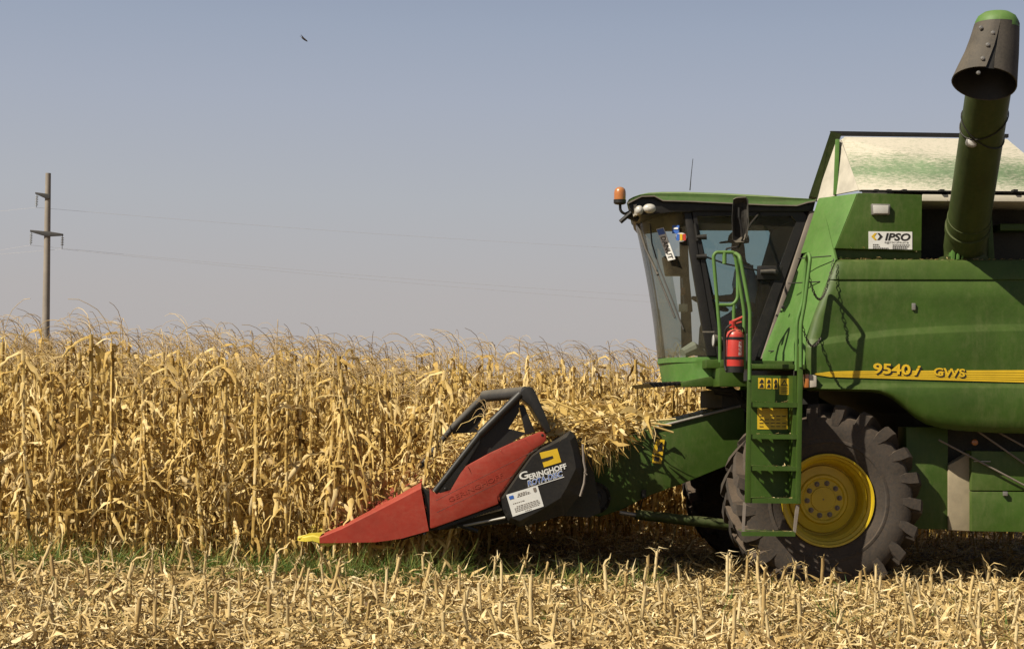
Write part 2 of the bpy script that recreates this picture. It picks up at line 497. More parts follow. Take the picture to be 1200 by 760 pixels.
def np_tube(pts, r, n=5):
    pts = np.asarray(pts, float); r = np.broadcast_to(np.asarray(r, float), (len(pts),))
    d = np.gradient(pts, axis=0); d /= np.linalg.norm(d, axis=1, keepdims=True) + 1e-12
    a = np.where(np.abs(d[:, 2:3]) < 0.9, [[0, 0, 1.0]], [[1.0, 0, 0]])
    a = np.tile(a[0], (len(pts), 1))
    u = np.cross(d, a); u /= np.linalg.norm(u, axis=1, keepdims=True) + 1e-12
    w = np.cross(d, u)
    th = 2 * np.pi * np.arange(n) / n
    return pts[:, None] + r[:, None, None] * (u[:, None] * np.cos(th)[None, :, None] + w[:, None] * np.sin(th)[None, :, None])


def leaf_strip(g, base, az, L, W, el0, el1, nseg, ncol=3, crumple=1.0):
    t = np.linspace(0, 1, nseg + 1)
    elv = el0 + (el1 - el0) * (1 - np.exp(-t * g.uniform(3, 8))) + g.normal(0, 0.24, nseg + 1) * crumple
    azv = az + np.cumsum(g.normal(0, 0.22, nseg + 1)) * crumple
    d = np.stack([np.cos(elv) * np.cos(azv), np.cos(elv) * np.sin(azv), np.sin(elv)], 1)
    pts = np.asarray(base) + np.concatenate([[[0, 0, 0]], np.cumsum(d[:-1] * L / nseg, 0)])
    side = np.stack([-np.sin(azv), np.cos(azv), np.zeros_like(azv)], 1)
    up = np.cross(side, d)
    tw = np.cumsum(g.normal(0, 0.45, nseg + 1)) * crumple + g.normal(0, 0.3)
    s2 = side * np.cos(tw)[:, None] + up * np.sin(tw)[:, None]
    u2 = -side * np.sin(tw)[:, None] + up * np.cos(tw)[:, None]
    wdt = W * np.minimum(1, 0.45 + 3 * t) * np.clip((1.03 - t) ** 0.75 * 1.15, 0.03, 1) * g.uniform(0.5, 1.15, nseg + 1)
    fold = g.uniform(0.1, 0.9)
    if ncol == 2:
        return np.stack([pts - s2 * wdt[:, None] / 2, pts + s2 * wdt[:, None] / 2], 1)
    return np.stack([pts - s2 * wdt[:, None] / 2 + u2 * (wdt * fold)[:, None] * 0.5, pts,
                     pts + s2 * wdt[:, None] / 2 + u2 * (wdt * fold)[:, None] * 0.5], 1)


def corn_arrays(g, lod=0):
    """returns dict part -> (V, F, T)"""
    H = g.uniform(1.70, 2.10)
    lean = g.normal(0, 0.035, 2) + np.array([-0.02, 0])
    nn = 12 if lod == 0 else 5
    zz = np.linspace(0, H, nn)
    path = np.stack([lean[0] * zz + np.cumsum(g.normal(0, 0.006, nn)), lean[1] * zz + np.cumsum(g.normal(0, 0.006, nn)), zz], 1)
    st = SB(); tint0 = g.uniform(0.25, 0.8)
    st.grid(np_tube(path, np.linspace(0.0105, 0.005, nn), 6 if lod == 0 else 3), tint0, True)
    lf = SB(); az0 = g.uniform(0, np.pi)
    nl = 38 if lod == 0 else 21
    for k in range(nl):
        z = H * (0.06 + 0.95 * (k + g.uniform(-.3, .3)) / nl)
        b = np.array([np.interp(z, zz, path[:, 0]), np.interp(z, zz, path[:, 1]), z])
        az = az0 + np.pi * (k % 2) + g.normal(0, 0.7)
        hi = z / H
        L = (g.uniform(0.24, 0.64) if g.random() < .6 else g.uniform(0.10, 0.30)) * (1.0 if hi > 0.2 else 0.7)
        W = g.uniform(0.018, 0.066)
        if hi > 0.75: L *= 0.75
        el0 = g.uniform(-0.5, 1.15); el1 = g.uniform(-1.57, -1.1) if g.random() < 0.82 else g.uniform(-0.9, 0.3)
        tn = np.clip(g.normal(0.64, 0.24), 0.0, 1)
        if lod == 0:
            lf.grid(leaf_strip(g, b, az, L, W, el0, el1, 9, 3), tn)
            if g.random() < 0.55:                       # dry sheath wrapped on the stalk
                s = np_tube(np.stack([b + (0, 0, -.13), b + (0, 0, -.05), b + (0.003, 0, .02)]), [0.014, 0.017, 0.021], 6)
                lf.grid(s[:, :5], np.clip(tn + g.normal(0, .1), 0, 1))
        else:
            lf.grid(leaf_strip(g, b, az, L * 1.1, W * 1.35, el0, el1, 4, 2), tn)
    er = SB()
    ez = H * g.uniform(0.40, 0.55)
    eb = np.array([np.interp(ez, zz, path[:, 0]), np.interp(ez, zz, path[:, 1]), ez])
    ea = az0 + g.normal(0, 0.5); dn = g.uniform(-1.5, -0.9) if g.random() < .7 else g.uniform(.6, 1.3)
    ed = np.array([np.cos(ea) * np.cos(dn), np.sin(ea) * np.cos(dn), np.sin(dn)])
    s = np.linspace(0, 1, 7 if lod == 0 else 4)
    eR = 0.031 * np.sin(np.pi * np.clip(s * 0.86 + 0.12, 0, 1)) ** 0.6
    er.grid(np_tube(eb + ed[None] * (0.015 + s[:, None] * g.uniform(0.19, 0.25)), eR, 8 if lod == 0 else 4), g.uniform(0.3, 0.9), True)
    if lod == 0:
        for k in range(4):
            er.grid(leaf_strip(g, eb + ed * 0.03, ea + g.normal(0, .6), g.uniform(.14, .26), 0.035, dn + g.normal(0, .3), dn + g.normal(-.3, .4), 5, 3, .7), g.uniform(0.4, 1))
    ta = SB(); top = path[-1]
    nb = 6 if lod == 0 else 3
    baz = np.pi + g.normal(0, 0.7)                       # heads bent by the wind to the left
    for k in range(nb):
        L = g.uniform(0.20, 0.38) if k else g.uniform(0.38, 0.58)
        n = 7 if lod == 0 else 6
        tt = np.linspace(0, 1, n)
        e0 = g.uniform(0.85, 1.4) if k == 0 else g.uniform(0.4, 1.3)
        a = baz + (g.normal(0, 0.3) if k == 0 else g.normal(0, 0.8))
        elv = e0 - (g.uniform(1.5, 2.7)) * tt ** 1.2 + g.normal(0, .08, n)
        dd = np.stack([np.cos(elv) * np.cos(a), np.cos(elv) * np.sin(a), np.sin(elv)], 1)
        b = top + np.array([lean[0], lean[1], 1]) * (0 if k == 0 else g.uniform(0, 0.12))
        pts = b + np.concatenate([[[0, 0, 0]], np.cumsum(dd[:-1] * L / (n - 1), 0)])
        ta.grid(np_tube(pts, (0.0038 if k == 0 else 0.0022) * np.linspace(1, 0.6, n) * (1.0 if lod == 0 else 1.25), 4 if lod == 0 else 3), np.clip(g.normal(0.55, 0.22), 0, 1), True)
        if lod == 0:
            for q in range(6):                          # dried florets
                i = g.integers(1, n - 1); f = g.random()
                p = pts[i] * (1 - f) + pts[i + 1] * f
                fl = leaf_strip(g, p, g.uniform(0, 6.28), g.uniform(.008, .016), 0.005, -.3, -1.4, 1, 2, .3)
                ta.grid(fl, g.uniform(0.2, 1))
    return dict(stalk=st.arrays(), foliage=lf.arrays(), ear=er.arrays(), tassel=ta.arrays()), H


PARTM = dict(stalk=DRY_STALK, foliage=DRY_LEAF, ear=HUSK, tassel=DRY_TASSEL)
gv = np.random.default_rng(5)
VARIANTS = []
for i in range(26):
    parts, H = corn_arrays(gv, 0)
    VARIANTS.append({k: mesh_from(k, *parts[k], [PARTM[k]], smooth=k != 'foliage') for k in parts})
LOWV = [corn_arrays(gv, 1)[0] for i in range(20)]

ROW = 0.75
plant_list = []


def row_extent(d):
    Y = 16 + d
    return -(0.30 * Y + 0.35) - ORG.x, (0.30 * Y + 0.35) - ORG.x


XEND = P(540, 500, 0)[0]
for k in range(0, 11):
    d = -0.16 + k * ROW if k < 6 else 4.35 + (k - 6) * ROW
    x0, x1 = row_extent(d)
    x = x0 + rng.uniform(0, .15)
    lim = XEND + rng.normal(0, .12) if k < 6 else x1
    while x < lim:
        bend = 0.0
        if k < 6 and x > XEND - 0.75: bend = (x - (XEND - 0.75)) / 0.75
        plant_list.append((k, x, d + rng.normal(0, 0.035), bend))
        x += rng.uniform(0.105, 0.185) * (1 if k < 6 else .72)


def rank(p):
    k, x, d, b = p
    px = 600 + 125 * 16 / (16 + d) * (x + ORG.x)
    hidden = k >= 6 and px > 900                      # behind the harvester's body
    return (hidden, k >= 6 and px < 560, 16 + d)


plant_list.sort(key=rank)
indiv, rest = plant_list[:296], plant_list[296:]
FRONT_LBL = 'dry tan corn plant in the front row of the standing crop'
MID_LBL = 'dry tan corn plant behind the front row, ahead of the red header snouts'
BACK_LBL = 'dry tan corn plant standing beyond the header on the far side of the cut strip'
for k, x, d, bend in indiv:
    w = to_world((x, d, 0))
    vi = VARIANTS[rng.integers(len(VARIANTS))]
    root = bpy.data.objects.new('corn_plant', vi['stalk']); COL.objects.link(root)
    s = rng.uniform(0.93, 1.06)
    root.location = (w.x, w.y, float(ground_z(w.x, w.y)) - 0.01)
    root.rotation_euler = (rng.normal(0, .025), rng.normal(0, .03) + bend * rng.uniform(0.15, 0.55), rng.normal(0, 0.5))
    root.scale = (s, s, s * (1 - 0.12 * bend))
    tag(root, FRONT_LBL if k == 0 else MID_LBL if k < 6 else BACK_LBL, 'corn plant',
        'front row corn plants' if k == 0 else 'corn plants ahead of the header' if k < 6 else 'corn plants beyond the header')
    for nm in ('foliage', 'ear', 'tassel'):
        c = bpy.data.objects.new(nm, vi[nm]); COL.objects.link(c); c.parent = root

# the rest of the field as one mass
pts = [(to_world((x, d, 0)), None) for k, x, d, b in rest]
far = []
d = 4.35 + 5 * ROW
while d < 120:
    x0, x1 = row_extent(d)
    step = 0.17 if d < 12 else 0.26 if d < 25 else 0.5
    x = x0
    while x < x1 + (0.5 if d < 30 else 0):
        far.append(to_world((x, d + rng.normal(0, .06), 0))); x += step * rng.uniform(0.7, 1.3)
    d += ROW if d < 16 else 1.5 if d < 30 else 4.0
order = ['stalk', 'foliage', 'ear', 'tassel']
low = []
for L in LOWV:
    V, Fq, T, MI, n = [], [], [], [], 0
    for i, k in enumerate(order):
        v, f, t = L[k]; V.append(v); Fq.append(f + n); T.append(t); MI.append(np.full(len(f), i)); n += len(v)
    low.append((np.concatenate(V), np.concatenate(Fq), np.concatenate(T), np.concatenate(MI)))
AV, AF, AT, AM, n = [], [], [], [], 0
for w in [p[0] for p in pts] + far:
    v, f, t, mi = low[rng.integers(len(low))]
    a = rng.normal(0, .5) if rng.random() < .8 else rng.uniform(0, 6.28); s = rng.uniform(.93, 1.08); ca, sa = math.cos(a) * s, math.sin(a) * s
    q = np.stack([v[:, 0] * ca - v[:, 1] * sa + w.x, v[:, 0] * sa + v[:, 1] * ca + w.y, v[:, 2] * s + float(ground_z(w.x, w.y))], 1)
    AV.append(q); AF.append(f + n); AT.append(np.clip(t + rng.normal(0, .08), 0, 1)); AM.append(mi); n += len(v)
me = mesh_from('corn_field', np.concatenate(AV), np.concatenate(AF), np.concatenate(AT), [PARTM[k] for k in order], np.concatenate(AM))
o = bpy.data.objects.new('corn_field', me); COL.objects.link(o)
tag(o, 'deep mass of dry uncut corn stretching away behind the near rows', 'corn field', kind='stuff')

# ------------------------------------------------------------------ litter on the stubble
lt = SB(); g = np.random.default_rng(3)
for i in range(62000):
    Y = 10.6 + 7.2 * g.random() ** 1.15
    X = g.uniform(-0.32 * Y - .2, 0.32 * Y + .2)
    if i > 53000: Y = g.uniform(15.6, 20.6); X = g.uniform(-1.5, 6.5)
    z = float(ground_z(X, Y)) + g.uniform(0, 0.085) * (0.5 + 0.8 * abs(math.sin(X * 1.7 + Y * 2.3)))
    q = g.random()
    if q < 0.86:
        s = leaf_strip(g, (X, Y, z), g.uniform(0, 6.28), g.uniform(.03, .10) if g.random() < .6 else g.uniform(.08, .28), g.uniform(.010, .042), g.normal(.35, .55), g.normal(-.2, .5), 3, 2, 1.5)
        lt.grid(s, np.clip(g.normal(.58, .26), 0, 1))
    elif q < 0.925:
        a = g.uniform(0, 6.28); e_ = g.normal(0, .18); L = g.uniform(.04, .22)
        dd = np.array([math.cos(a) * math.cos(e_), math.sin(a) * math.cos(e_), math.sin(e_)])
        lt.grid(np_tube([np.array([X, Y, z + .01]), np.array([X, Y, z + .01]) + dd * L], g.uniform(.003, .010), 5), np.clip(g.normal(.6, .25), 0, 1), True)
    else:
        s = leaf_strip(g, (X, Y, z), g.uniform(0, 6.28), g.uniform(.15, .42), g.uniform(.006, .02), g.uniform(.2, 1.1), g.normal(-.4, .4), 5, 2, 1.2)
        lt.grid(s, np.clip(g.normal(.62, .22), 0, 1))
V, Fq, T = lt.arrays()
o = bpy.data.objects.new('crop_litter', mesh_from('crop_litter', V, Fq, T, [LITTER])); COL.objects.link(o)
tag(o, 'chopped dry leaves and straw strewn over the stubble ground', 'crop litter', kind='stuff')

# ------------------------------------------------------------------ weeds along the foot of the crop
wd = SB(); g = np.random.default_rng(9)


def tuft(X, Y, n, hmin, hmax, spread, dry=0.15, wid=(.004, .011)):
    for _ in range(n):
        x, y = X + g.normal(0, spread), Y + g.normal(0, spread)
        s = leaf_strip(g, (x, y, float(ground_z(x, y))), g.uniform(0, 6.28), g.uniform(hmin, hmax), g.uniform(*wid), g.uniform(.9, 1.5), g.uniform(-.6, 1.0), 5, 2, .5)
        wd.grid(s, 1.0 if g.random() < dry else np.clip(g.normal(.4, .22), 0, .85))


for i in range(420):
    q = to_world((g.uniform(-9.5, -4.6), g.normal(-0.62, .28), 0)); tuft(q.x, q.y, 11, .16, .46, .07, .25, (.005, .014))
for i in range(130):
    q = to_world((P(g.uniform(350, 540), 640, 0)[0], g.normal(-0.85, .15), 0)); tuft(q.x, q.y, 12, .18, .50, .06, .1)
for i in range(75):
    q = to_world((P(g.uniform(540, 760), 640, 0)[0], g.normal(-0.75, .3), 0)); tuft(q.x, q.y, 12, .14, .40, .07, .2)
for i in range(260):
    q = to_world((g.uniform(-9, 3.5), g.uniform(-4.8, -.7), 0)); tuft(q.x, q.y, 8, .12, .30, .06, .3, (.005, .016))
for i in range(220):
    q = to_world((g.uniform(-9, -3), g.uniform(0.2, 4), 0)); tuft(q.x, q.y, 8, .15, .5, .08, .15)
V, Fq, T = wd.arrays()
o = bpy.data.objects.new('weeds', mesh_from('weeds', V, Fq, T, [GRASS])); COL.objects.link(o)
tag(o, 'green grass and weeds growing along the foot of the corn', 'weeds', kind='stuff')


def grass_tuft(px, py, Y, n, hmin, hmax, label):
    w0 = at_y(px, py, Y); sb = SB(); gg = np.random.default_rng(int(px))
    for _ in range(n):
        s = leaf_strip(gg, (gg.normal(0, .025), gg.normal(0, .025), 0), gg.uniform(0, 6.28), gg.uniform(hmin, hmax), gg.uniform(.008, .016), gg.uniform(1.1, 1.5), gg.uniform(-.3, 1.2), 7, 3, .35)
        sb.grid(s, np.clip(gg.normal(.35, .2), 0, .8))
    V, Fq, T = sb.arrays()
    o = bpy.data.objects.new('grass_tuft', mesh_from('grass_tuft', V, Fq, T, [GRASS])); COL.objects.link(o)
    o.location = (w0.x, w0.y, float(ground_z(w0.x, w0.y)))
    tag(o, label, 'grass tuft')


grass_tuft(985, 755, 12.3, 26, .22, .58, 'tall green grass tuft in the foreground stubble, in front of the big wheel')
grass_tuft(84, 735, 12.3, 14, .12, .28, 'small dark green grass tuft low among the stumps at far left')
grass_tuft(459, 750, 12.2, 9, .08, .2, 'low broad-bladed green sprig in the foreground below the red snout')

# ------------------------------------------------------------------ stubble
STV = []
gs = np.random.default_rng(21)
for i in range(18):
    frayed = i >= 8
    sb = SB(); H = gs.uniform(.14, .36); r = gs.uniform(.008, .0135)
    ln = gs.normal(0, .17, 2)
    n = 6; zz = np.linspace(-.03, H, n)
    path = np.stack([ln[0] * zz + gs.normal(0, .002, n), ln[1] * zz + gs.normal(0, .002, n), zz], 1)
    tb = np_tube(path, r * np.array([1.15, 1.05, 1.12, 1, 1.06, .95]), 8)
    cut = gs.uniform(-1, 1) * 1.4
    tb[-1, :, 2] += cut * (tb[-1, :, 0] - path[-1, 0]) + gs.normal(0, .008, 8)
    tn = gs.uniform(.3, .85)
    sb.grid(tb, tn, True)
    inner = tb[-1].mean(0) + (tb[-1] - tb[-1].mean(0)) * .72
    sb.grid(np.stack([tb[-1], inner]), min(1, tn + .25), True)
    deep = np.tile(tb[-1].mean(0) - [0, 0, .02], (8, 1))
    sb.grid(np.stack([inner, deep]), .9, True)
    for k in range(9 if frayed else 2):
        b = path[-1] + gs.normal(0, r * .6, 3) - [0, 0, gs.uniform(0, .06)]
        sb.grid(leaf_strip(gs, b, gs.uniform(0, 6.28), gs.uniform(.05, .16 if frayed else .08), gs.uniform(.006, .018), gs.uniform(.5, 1.5), gs.uniform(-1, 1.2), 3, 2, .8), gs.uniform(.5, 1))
    for k in range(gs.integers(2, 6)):
        b = path[gs.integers(1, 4)]
        sb.grid(leaf_strip(gs, b, gs.uniform(0, 6.28), gs.uniform(.08, .25), gs.uniform(.014, .035), gs.uniform(.3, 1.2), gs.uniform(-1.4, -.3), 4, 2, .9), gs.uniform(.3, .95))
    V, Fq, T = sb.arrays()
    STV.append((mesh_from('corn_stump', V, Fq, T, [STUMP]), frayed))
spots = []
for k in range(6):
    d = -1.05 - k * ROW
    x0, x1 = row_extent(d)
    x = x0 + .3
    while x < x1 - .25:
        spots.append((x, d + rng.normal(0, .05))); x += rng.uniform(.10, .30)
for d in (-0.2, 0.55, 3.2, 3.95):
    x = P(690 if d < 0 else 720, 640, d)[0]
    while x < row_extent(d)[1]:
        ok = not (-0.95 < x < 1.0 and -.1 < d < .95)
        if ok: spots.append((x, d + rng.normal(0, .05)))
        x += rng.uniform(.2, .36)
spots = spots[:298]
for x, d in spots:
    w = to_world((x, d, 0)); me, fr = STV[rng.integers(len(STV))]
    o = bpy.data.objects.new('corn_stump', me); COL.objects.link(o)
    o.location = (w.x, w.y, float(ground_z(w.x, w.y))); o.rotation_euler = (rng.normal(0, .08), rng.normal(0, .08), rng.uniform(0, 6.28))
    s = rng.uniform(.85, 1.2); o.scale = (s, s, s * (rng.uniform(.75, 1.1)))
    if d > -0.5: tag(o, 'cut corn stump left standing close under the harvester', 'corn stump', 'stumps under the harvester')
    elif fr: tag(o, 'cut corn stump with a frayed splintered top in the foreground stubble', 'corn stump', 'frayed foreground stumps')
    else: tag(o, 'cut corn stump with a clean cut top in the foreground stubble', 'corn stump', 'clean cut foreground stumps')

# ------------------------------------------------------------------ power line
YP = 64.0
pb, pt = at_y(53.5, 455, YP), at_y(56.5, 203, YP)
pole = empty('utility_pole', (pb.x, pb.y, 0), label='tall weathered concrete power pole rising behind the corn at left', cat='utility pole')


def lp(px, py, dy=0.0):
    q = at_y(px, py, YP + dy); return q - Vector((pb.x, pb.y, 0))


m = MB(); m.pipe([Vector((lp(53.2, 460).x, 0, 0)), lp(53.5, 400), lp(56.5, 203)], [.16, .145, .10], 14); m.build('post', CONCRETE, pole)
ins_ends = []
for (a, b, th) in (((42.5, 226.5), (58.5, 230.0), 5.5), ((36.5, 270.5), (74.5, 275.5), 5.5)):
    m = MB()
    y = -0.16
    if a[0] > 40:
        prof = [(a[0], a[1] - .8), (59.5, 228), (59.5, 233.5), (53, 232.5), (a[0], a[1] + 1.2)]
    else:
        prof = [(36.5, 269.7), (52, 271.2), (59, 271.6), (74.5, 274.2), (74.5, 276.4), (60, 277.2), (52, 276.6), (36.5, 272)]
    m.prism([lp(px_, py_) + Vector((0, y, 0)) for px_, py_ in prof], (0, .14, 0))
    m.build('crossarm', IRON, pole, bevel=.008)
for (px_, py_, n) in ((44, 228, 6), (37.3, 272, 6), (74, 276.5, 5)):
    m = MB(); a = lp(px_, py_) + Vector((0, -.09, 0)); L = .5
    m.pipe([a, a - Vector((0, 0, L))], .012, 6)
    for k in range(n):
        z = -.08 - k * .065
        m.lathe([(.015, z + .02), (.055, z + .004), (.06, z - .012), (.02, z - .016)], a, 12, axis='z')
    m.build('insulator', GLAZE if px_ < 60 else IRON, pole)
    ins_ends.append(a - Vector((0, 0, L)) + Vector((pb.x, pb.y, 0)))
ends = [((-160, 262), (1300, 305), 'thin power line strung from the upper crossarm, highest of the three', 1.0),
        ((-160, 318), (1300, 366), 'thin power line strung from the left end of the lower crossarm', 1.0),
        ((-160, 310), (1300, 378), 'thin power line strung from the right end of the lower crossarm', 1.0)]
for e_, (l_, r_, lab, sg) in zip(ins_ends, ends):
    p0 = at_y(l_[0], l_[1], YP + 4); p1 = at_y(r_[0], r_[1], YP + 30)
    ptsw = []
    for (a, b) in ((p0, e_), (e_, p1)):
        for i in range(25):
            t = i / 24; q = a.lerp(b, t); q.z -= 4 * t * (1 - t) * 0.00026 * (a - b).length_squared * .6; ptsw.append(q)
    m = MB(); m.pipe([q for i, q in enumerate(ptsw) if i != 25], .0038, 5)
    tag(m.build('power_line', WIRE), lab, 'power line')

# bird
bq = at_y(356.5, 46, 55)
m = MB(); ax = Vector((.75, .1, -.5)).normalized()
m.pipe([ax * -.11, ax * -.07, ax * 0, ax * .06, ax * .10, ax * .13], [.008, .026, .034, .026, .022, .006], 8)
for s in (-1, 1):
    sd = Vector((-.25, s * .55, .35)).normalized()
    m.prism([ax * -.03, ax * .05, ax * .03 + sd * .12, ax * -.03 + sd * .2, ax * -.05 + sd * .1], (0, 0, .006))
m.prism([ax * -.10 + Vector((0, -.012, 0)), ax * -.10 + Vector((0, .012, 0)), ax * -.17 + Vector((0, .03, 0)), ax * -.17 + Vector((0, -.03, 0))], (0, 0, .005))
o = m.build('bird', FEATHER); o.location = bq
tag(o, 'small dark bird in flight, alone high in the sky', 'bird')

# ================================================================== COMBINE HARVESTER
def gp(mb, name, mat, parent, **k): return mb.build(name, mat, parent, **k)


combine = empty('combine_harvester', ORG, MR, label='big green combine harvester with tall cab, access ladder and raised unloading auger', cat='combine harvester')

# ---- front wheels
WC = P(970.5, 586, 0.04)


def make_wheel(parent, name, cx, cz, Rt, wid, y0, flip):
    w = empty(name, (0, 0, 0), parent=parent)
    k = Rt / 0.905
    def yy(v): return (y0 + v) if not flip else (y0 + wid - v)
    c = Vector((cx, 0, cz))
    m = MB()
    q = wid
    prof = [(.425, .10), (.435, .06), (.47, .035), (.535, .016), (.545, .006), (.565, .006), (.575, .010), (.60, .006), (.66, 0), (.745, .012), (.788, .036), (.814, .085), (.832, .15), (.84, q / 2)]
    prof = prof + [(r, q - y) for r, y in prof[-2::-1]]
    m.lathe([(r * k, yy(y)) for r, y in prof], c, 72, caps=False)
    n = 21
    for side in (0, 1):
        for i in range(n):
            a0 = 2 * math.pi * (i + .5 * side) / n
            st = [(.70, .004, .030, -.01), (.78, .004, .050, .01), (.872, .012, .052, .03), (.902, .05, .050, .06), (.907, .22, .046, .17), (.910, q / 2 + .03, .036, .31)]
            rings_ = []
            for r, y, hw, da in st:
                yv = y if side == 0 else q - y
                rin = r - .11 if r > .8 else r - .05
                if r == .70: rin = r - .02
                ring = []
                for (rr, ww) in ((rin, hw * 1.2), (r, hw), (r, -hw), (rin, -hw * 1.2)):
                    a = a0 - da + ww / max(r, .6)
                    yq = yv
                    if rr == rin and r <= .88: yq = yv + (.06 if side == 0 else -.06)
                    ring.append(c + Vector((rr * k * math.cos(a), yy(yq), rr * k * math.sin(a))))
                rings_.append(ring)
            m.rings(rings_, True, True)
    gp(m, 'tyre', TYRE, w, ang=24)
    m = MB()
    prof = [(.004, .235), (.115, .235), (.12, .245), (.19, .245), (.205, .232), (.225, .232), (.24, .25), (.315, .262), (.325, .29), (.338, .29), (.342, .20), (.36, .14), (.385, .115), (.39, .075), (.412, .065), (.418, .03), (.436, .028), (.440, .05), (.43, .09), (.41, .12)]
    m.lathe([(r * k, yy(y)) for r, y in prof if r > 0], c, 64, caps=False)
    gp(m, 'rim', YELLOW, w, ang=28)
    m = MB()
    for i in range(10):
        a = 2 * math.pi * i / 10 + .1
        p = c + Vector((.155 * k * math.cos(a), 0, .155 * k * math.sin(a)))
        m.lathe([(.026, yy(.246)), (.026, yy(.238)), (.014, yy(.236)), (.014, yy(.215)), (.004, yy(.213))], p, 8)
    m.lathe([(.008, yy(.236)), (.006, yy(.228))], c, 8)
    gp(m, 'wheel_nuts', GREY, w)
    return w


make_wheel(combine, 'front_wheel', WC.x, WC.z, .905, .78, .0, False)
make_wheel(combine, 'front_wheel', WC.x, WC.z, .905, .78, 2.62, True)
make_wheel(combine, 'rear_wheel', WC.x + 4.1, .60, .62, .45, .35, False)
make_wheel(combine, 'rear_wheel', WC.x + 4.1, .60, .62, .45, 2.6, True)

# ---- chassis and axle
m = MB()
m.pipe([(WC.x, .3, WC.z), (WC.x, 3.1, WC.z)], .17, 16)
m.box((WC.x - .35, .95, .75), (WC.x + 5.2, 2.5, 1.35))
m.box((WC.x + .95, .55, 1.0), (WC.x + 4.8, 2.85, 2.45))
m.box((WC.x + 3.9, .5, .5), (WC.x + 4.3, 2.9, .75))
m.box((P(846, 457, 1)[0], 1.0, P(846, 478, 1)[2]), (P(960, 457, 1)[0], 2.4, P(846, 456, 1)[2]))
gp(m, 'chassis', DARK, combine, bevel=.01)

# ---- big green side panel (one pressed sheet with creases)
def side_panel(d0, sgn, name):
    front = [(304, 979), (316, 974.5), (328, 970), (360, 957), (384, 948), (393, 945.5), (402, 944.5), (432, 943), (446, 943), (453, 944.5), (460, 946)]
    def xf(y): return np.interp(y, [a for a, b in front], [b for a, b in front])
    def ybot(x): return np.interp(x, [940, 1022, 1034, 1046, 1058, 1072, 1086, 1104, 1122, 1160, 1200, 1500], [456, 458.5, 461, 467, 477, 488.5, 496.5, 501, 503.5, 506, 507, 508])
    def crease(x): return np.interp(x, [940, 960, 1000, 1050, 1100, 1150, 1200, 1500], [402, 399, 393, 387.5, 384.3, 382.5, 382, 384])
    xs = np.concatenate([[0, .004, .012, .025], np.linspace(.04, .5, 40), [.6, .7, .8, .9, 1]])
    rows = []
    for u in xs:
        def X(y): return xf(y) + u * (1500 - xf(y))
        edge = .05 * max(0, 1 - u / .02) ** 2
        x = X(400); c = crease(x); yb = ybot(X(470))
        tilt = u * 540 * .010                                  # the sheet's lines fall slightly to the rear
        prof = [(304 + tilt * .1, .10), (305 + tilt * .1, .045), (307 + tilt * .1, .02), (327 + tilt * .1, .0), (328.2 + tilt * .1, .012), (329.6 + tilt * .1, .012), (330.8 + tilt * .1, .0),
                (350, -.005), (370, -.012), (c - 3.5, -.016), (c - 1.5, -.02), (c + 4.5, -.058), (c + 6.5, -.062), (420, -.06), (432, -.058), (447 + tilt * .5, -.056), (449.5 + tilt * .5, -.062), (452.0 + tilt * .5, -.085)]
        y_l = 454.2 + tilt * .5
        span = max(yb - y_l, 1.5)
        prof += [(y_l, -.092), (y_l + span * .35, -.10), (y_l + span * .7, -.09), (y_l + span * .88, -.07), (y_l + span, -.03), (y_l + span + .8, .02)]
        rows.append([P(X(y), y, d + edge) for y, d in prof])
    if sgn < 0:
        for r in rows:
            for p in r: p.y = 3.4 - p.y
    m = MB(); m.rings(rows, closed=False, caps=False)
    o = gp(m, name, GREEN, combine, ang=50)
    md = o.modifiers.new('thickness', 'SOLIDIFY'); md.thickness = .012; md.offset = -1 if sgn > 0 else 1
    return o


panel = side_panel(0, 1, 'side_panel')
side_panel(0, -1, 'side_panel')
# backing of the panel so the body is closed
m = MB()
m.px([(985, 312), (1480, 312), (1480, 500), (1110, 496), (1060, 470), (1030, 452), (950, 448), (952, 400)], .10, 3.3)
gp(m, 'body_core', DARK, combine)
# yellow stripe following the panel
m = MB()
for (f0, f1) in ((0, .2), (.24, .42), (.46, .62), (.66, .8), (.84, 1.0)):
    rr = []
    for x in np.linspace(0, 1, 30):
        X_ = 954 + x * 540
        yt = np.interp(X_, [954, 975, 1000, 1200, 1500], [437.5, 434.8, 434.3, 433.4, 433.5]); yb = np.interp(X_, [954, 960, 1000, 1200, 1500], [438.6, 441, 442.2, 447.9, 450.5])
        a, b = yt + (yb - yt) * f0, yt + (yb - yt) * f1
        rr.append([P(X_, a, -.0615), P(X_, a, -.066), P(X_, b, -.066), P(X_, b, -.0615)])
    m.rings(rr, True, True)
gp(m, 'stripe', STICKER_Y, panel, smooth=False)
for body, a, b, h, sh, bd in (('9540', (1023, 436.8), (1067, 438.6), 11.5, 0, .028), ('i', (1070.5, 438.8), (1078.5, 439.2), 11.5, .35, .03), ('GWS', (1094, 439.6), (1131, 441.2), 9.0, 0, .025)):
    text(body, (a[0] + 1.2, a[1] + 1.3), (b[0] + 1.6, b[1] + 1.3), h, BLACK_INK, panel, -.0685, bold=bd + .02, shear=sh)
    text(body, a, b, h, STICKER_Y, panel, -.0715, bold=bd, shear=sh)
# latch on the panel
m = MB(); m.px([(1069, 355), (1073, 355), (1073, 363), (1069, 363)], -.03, 0); gp(m, 'panel_latch', STEEL, panel, bevel=.004)

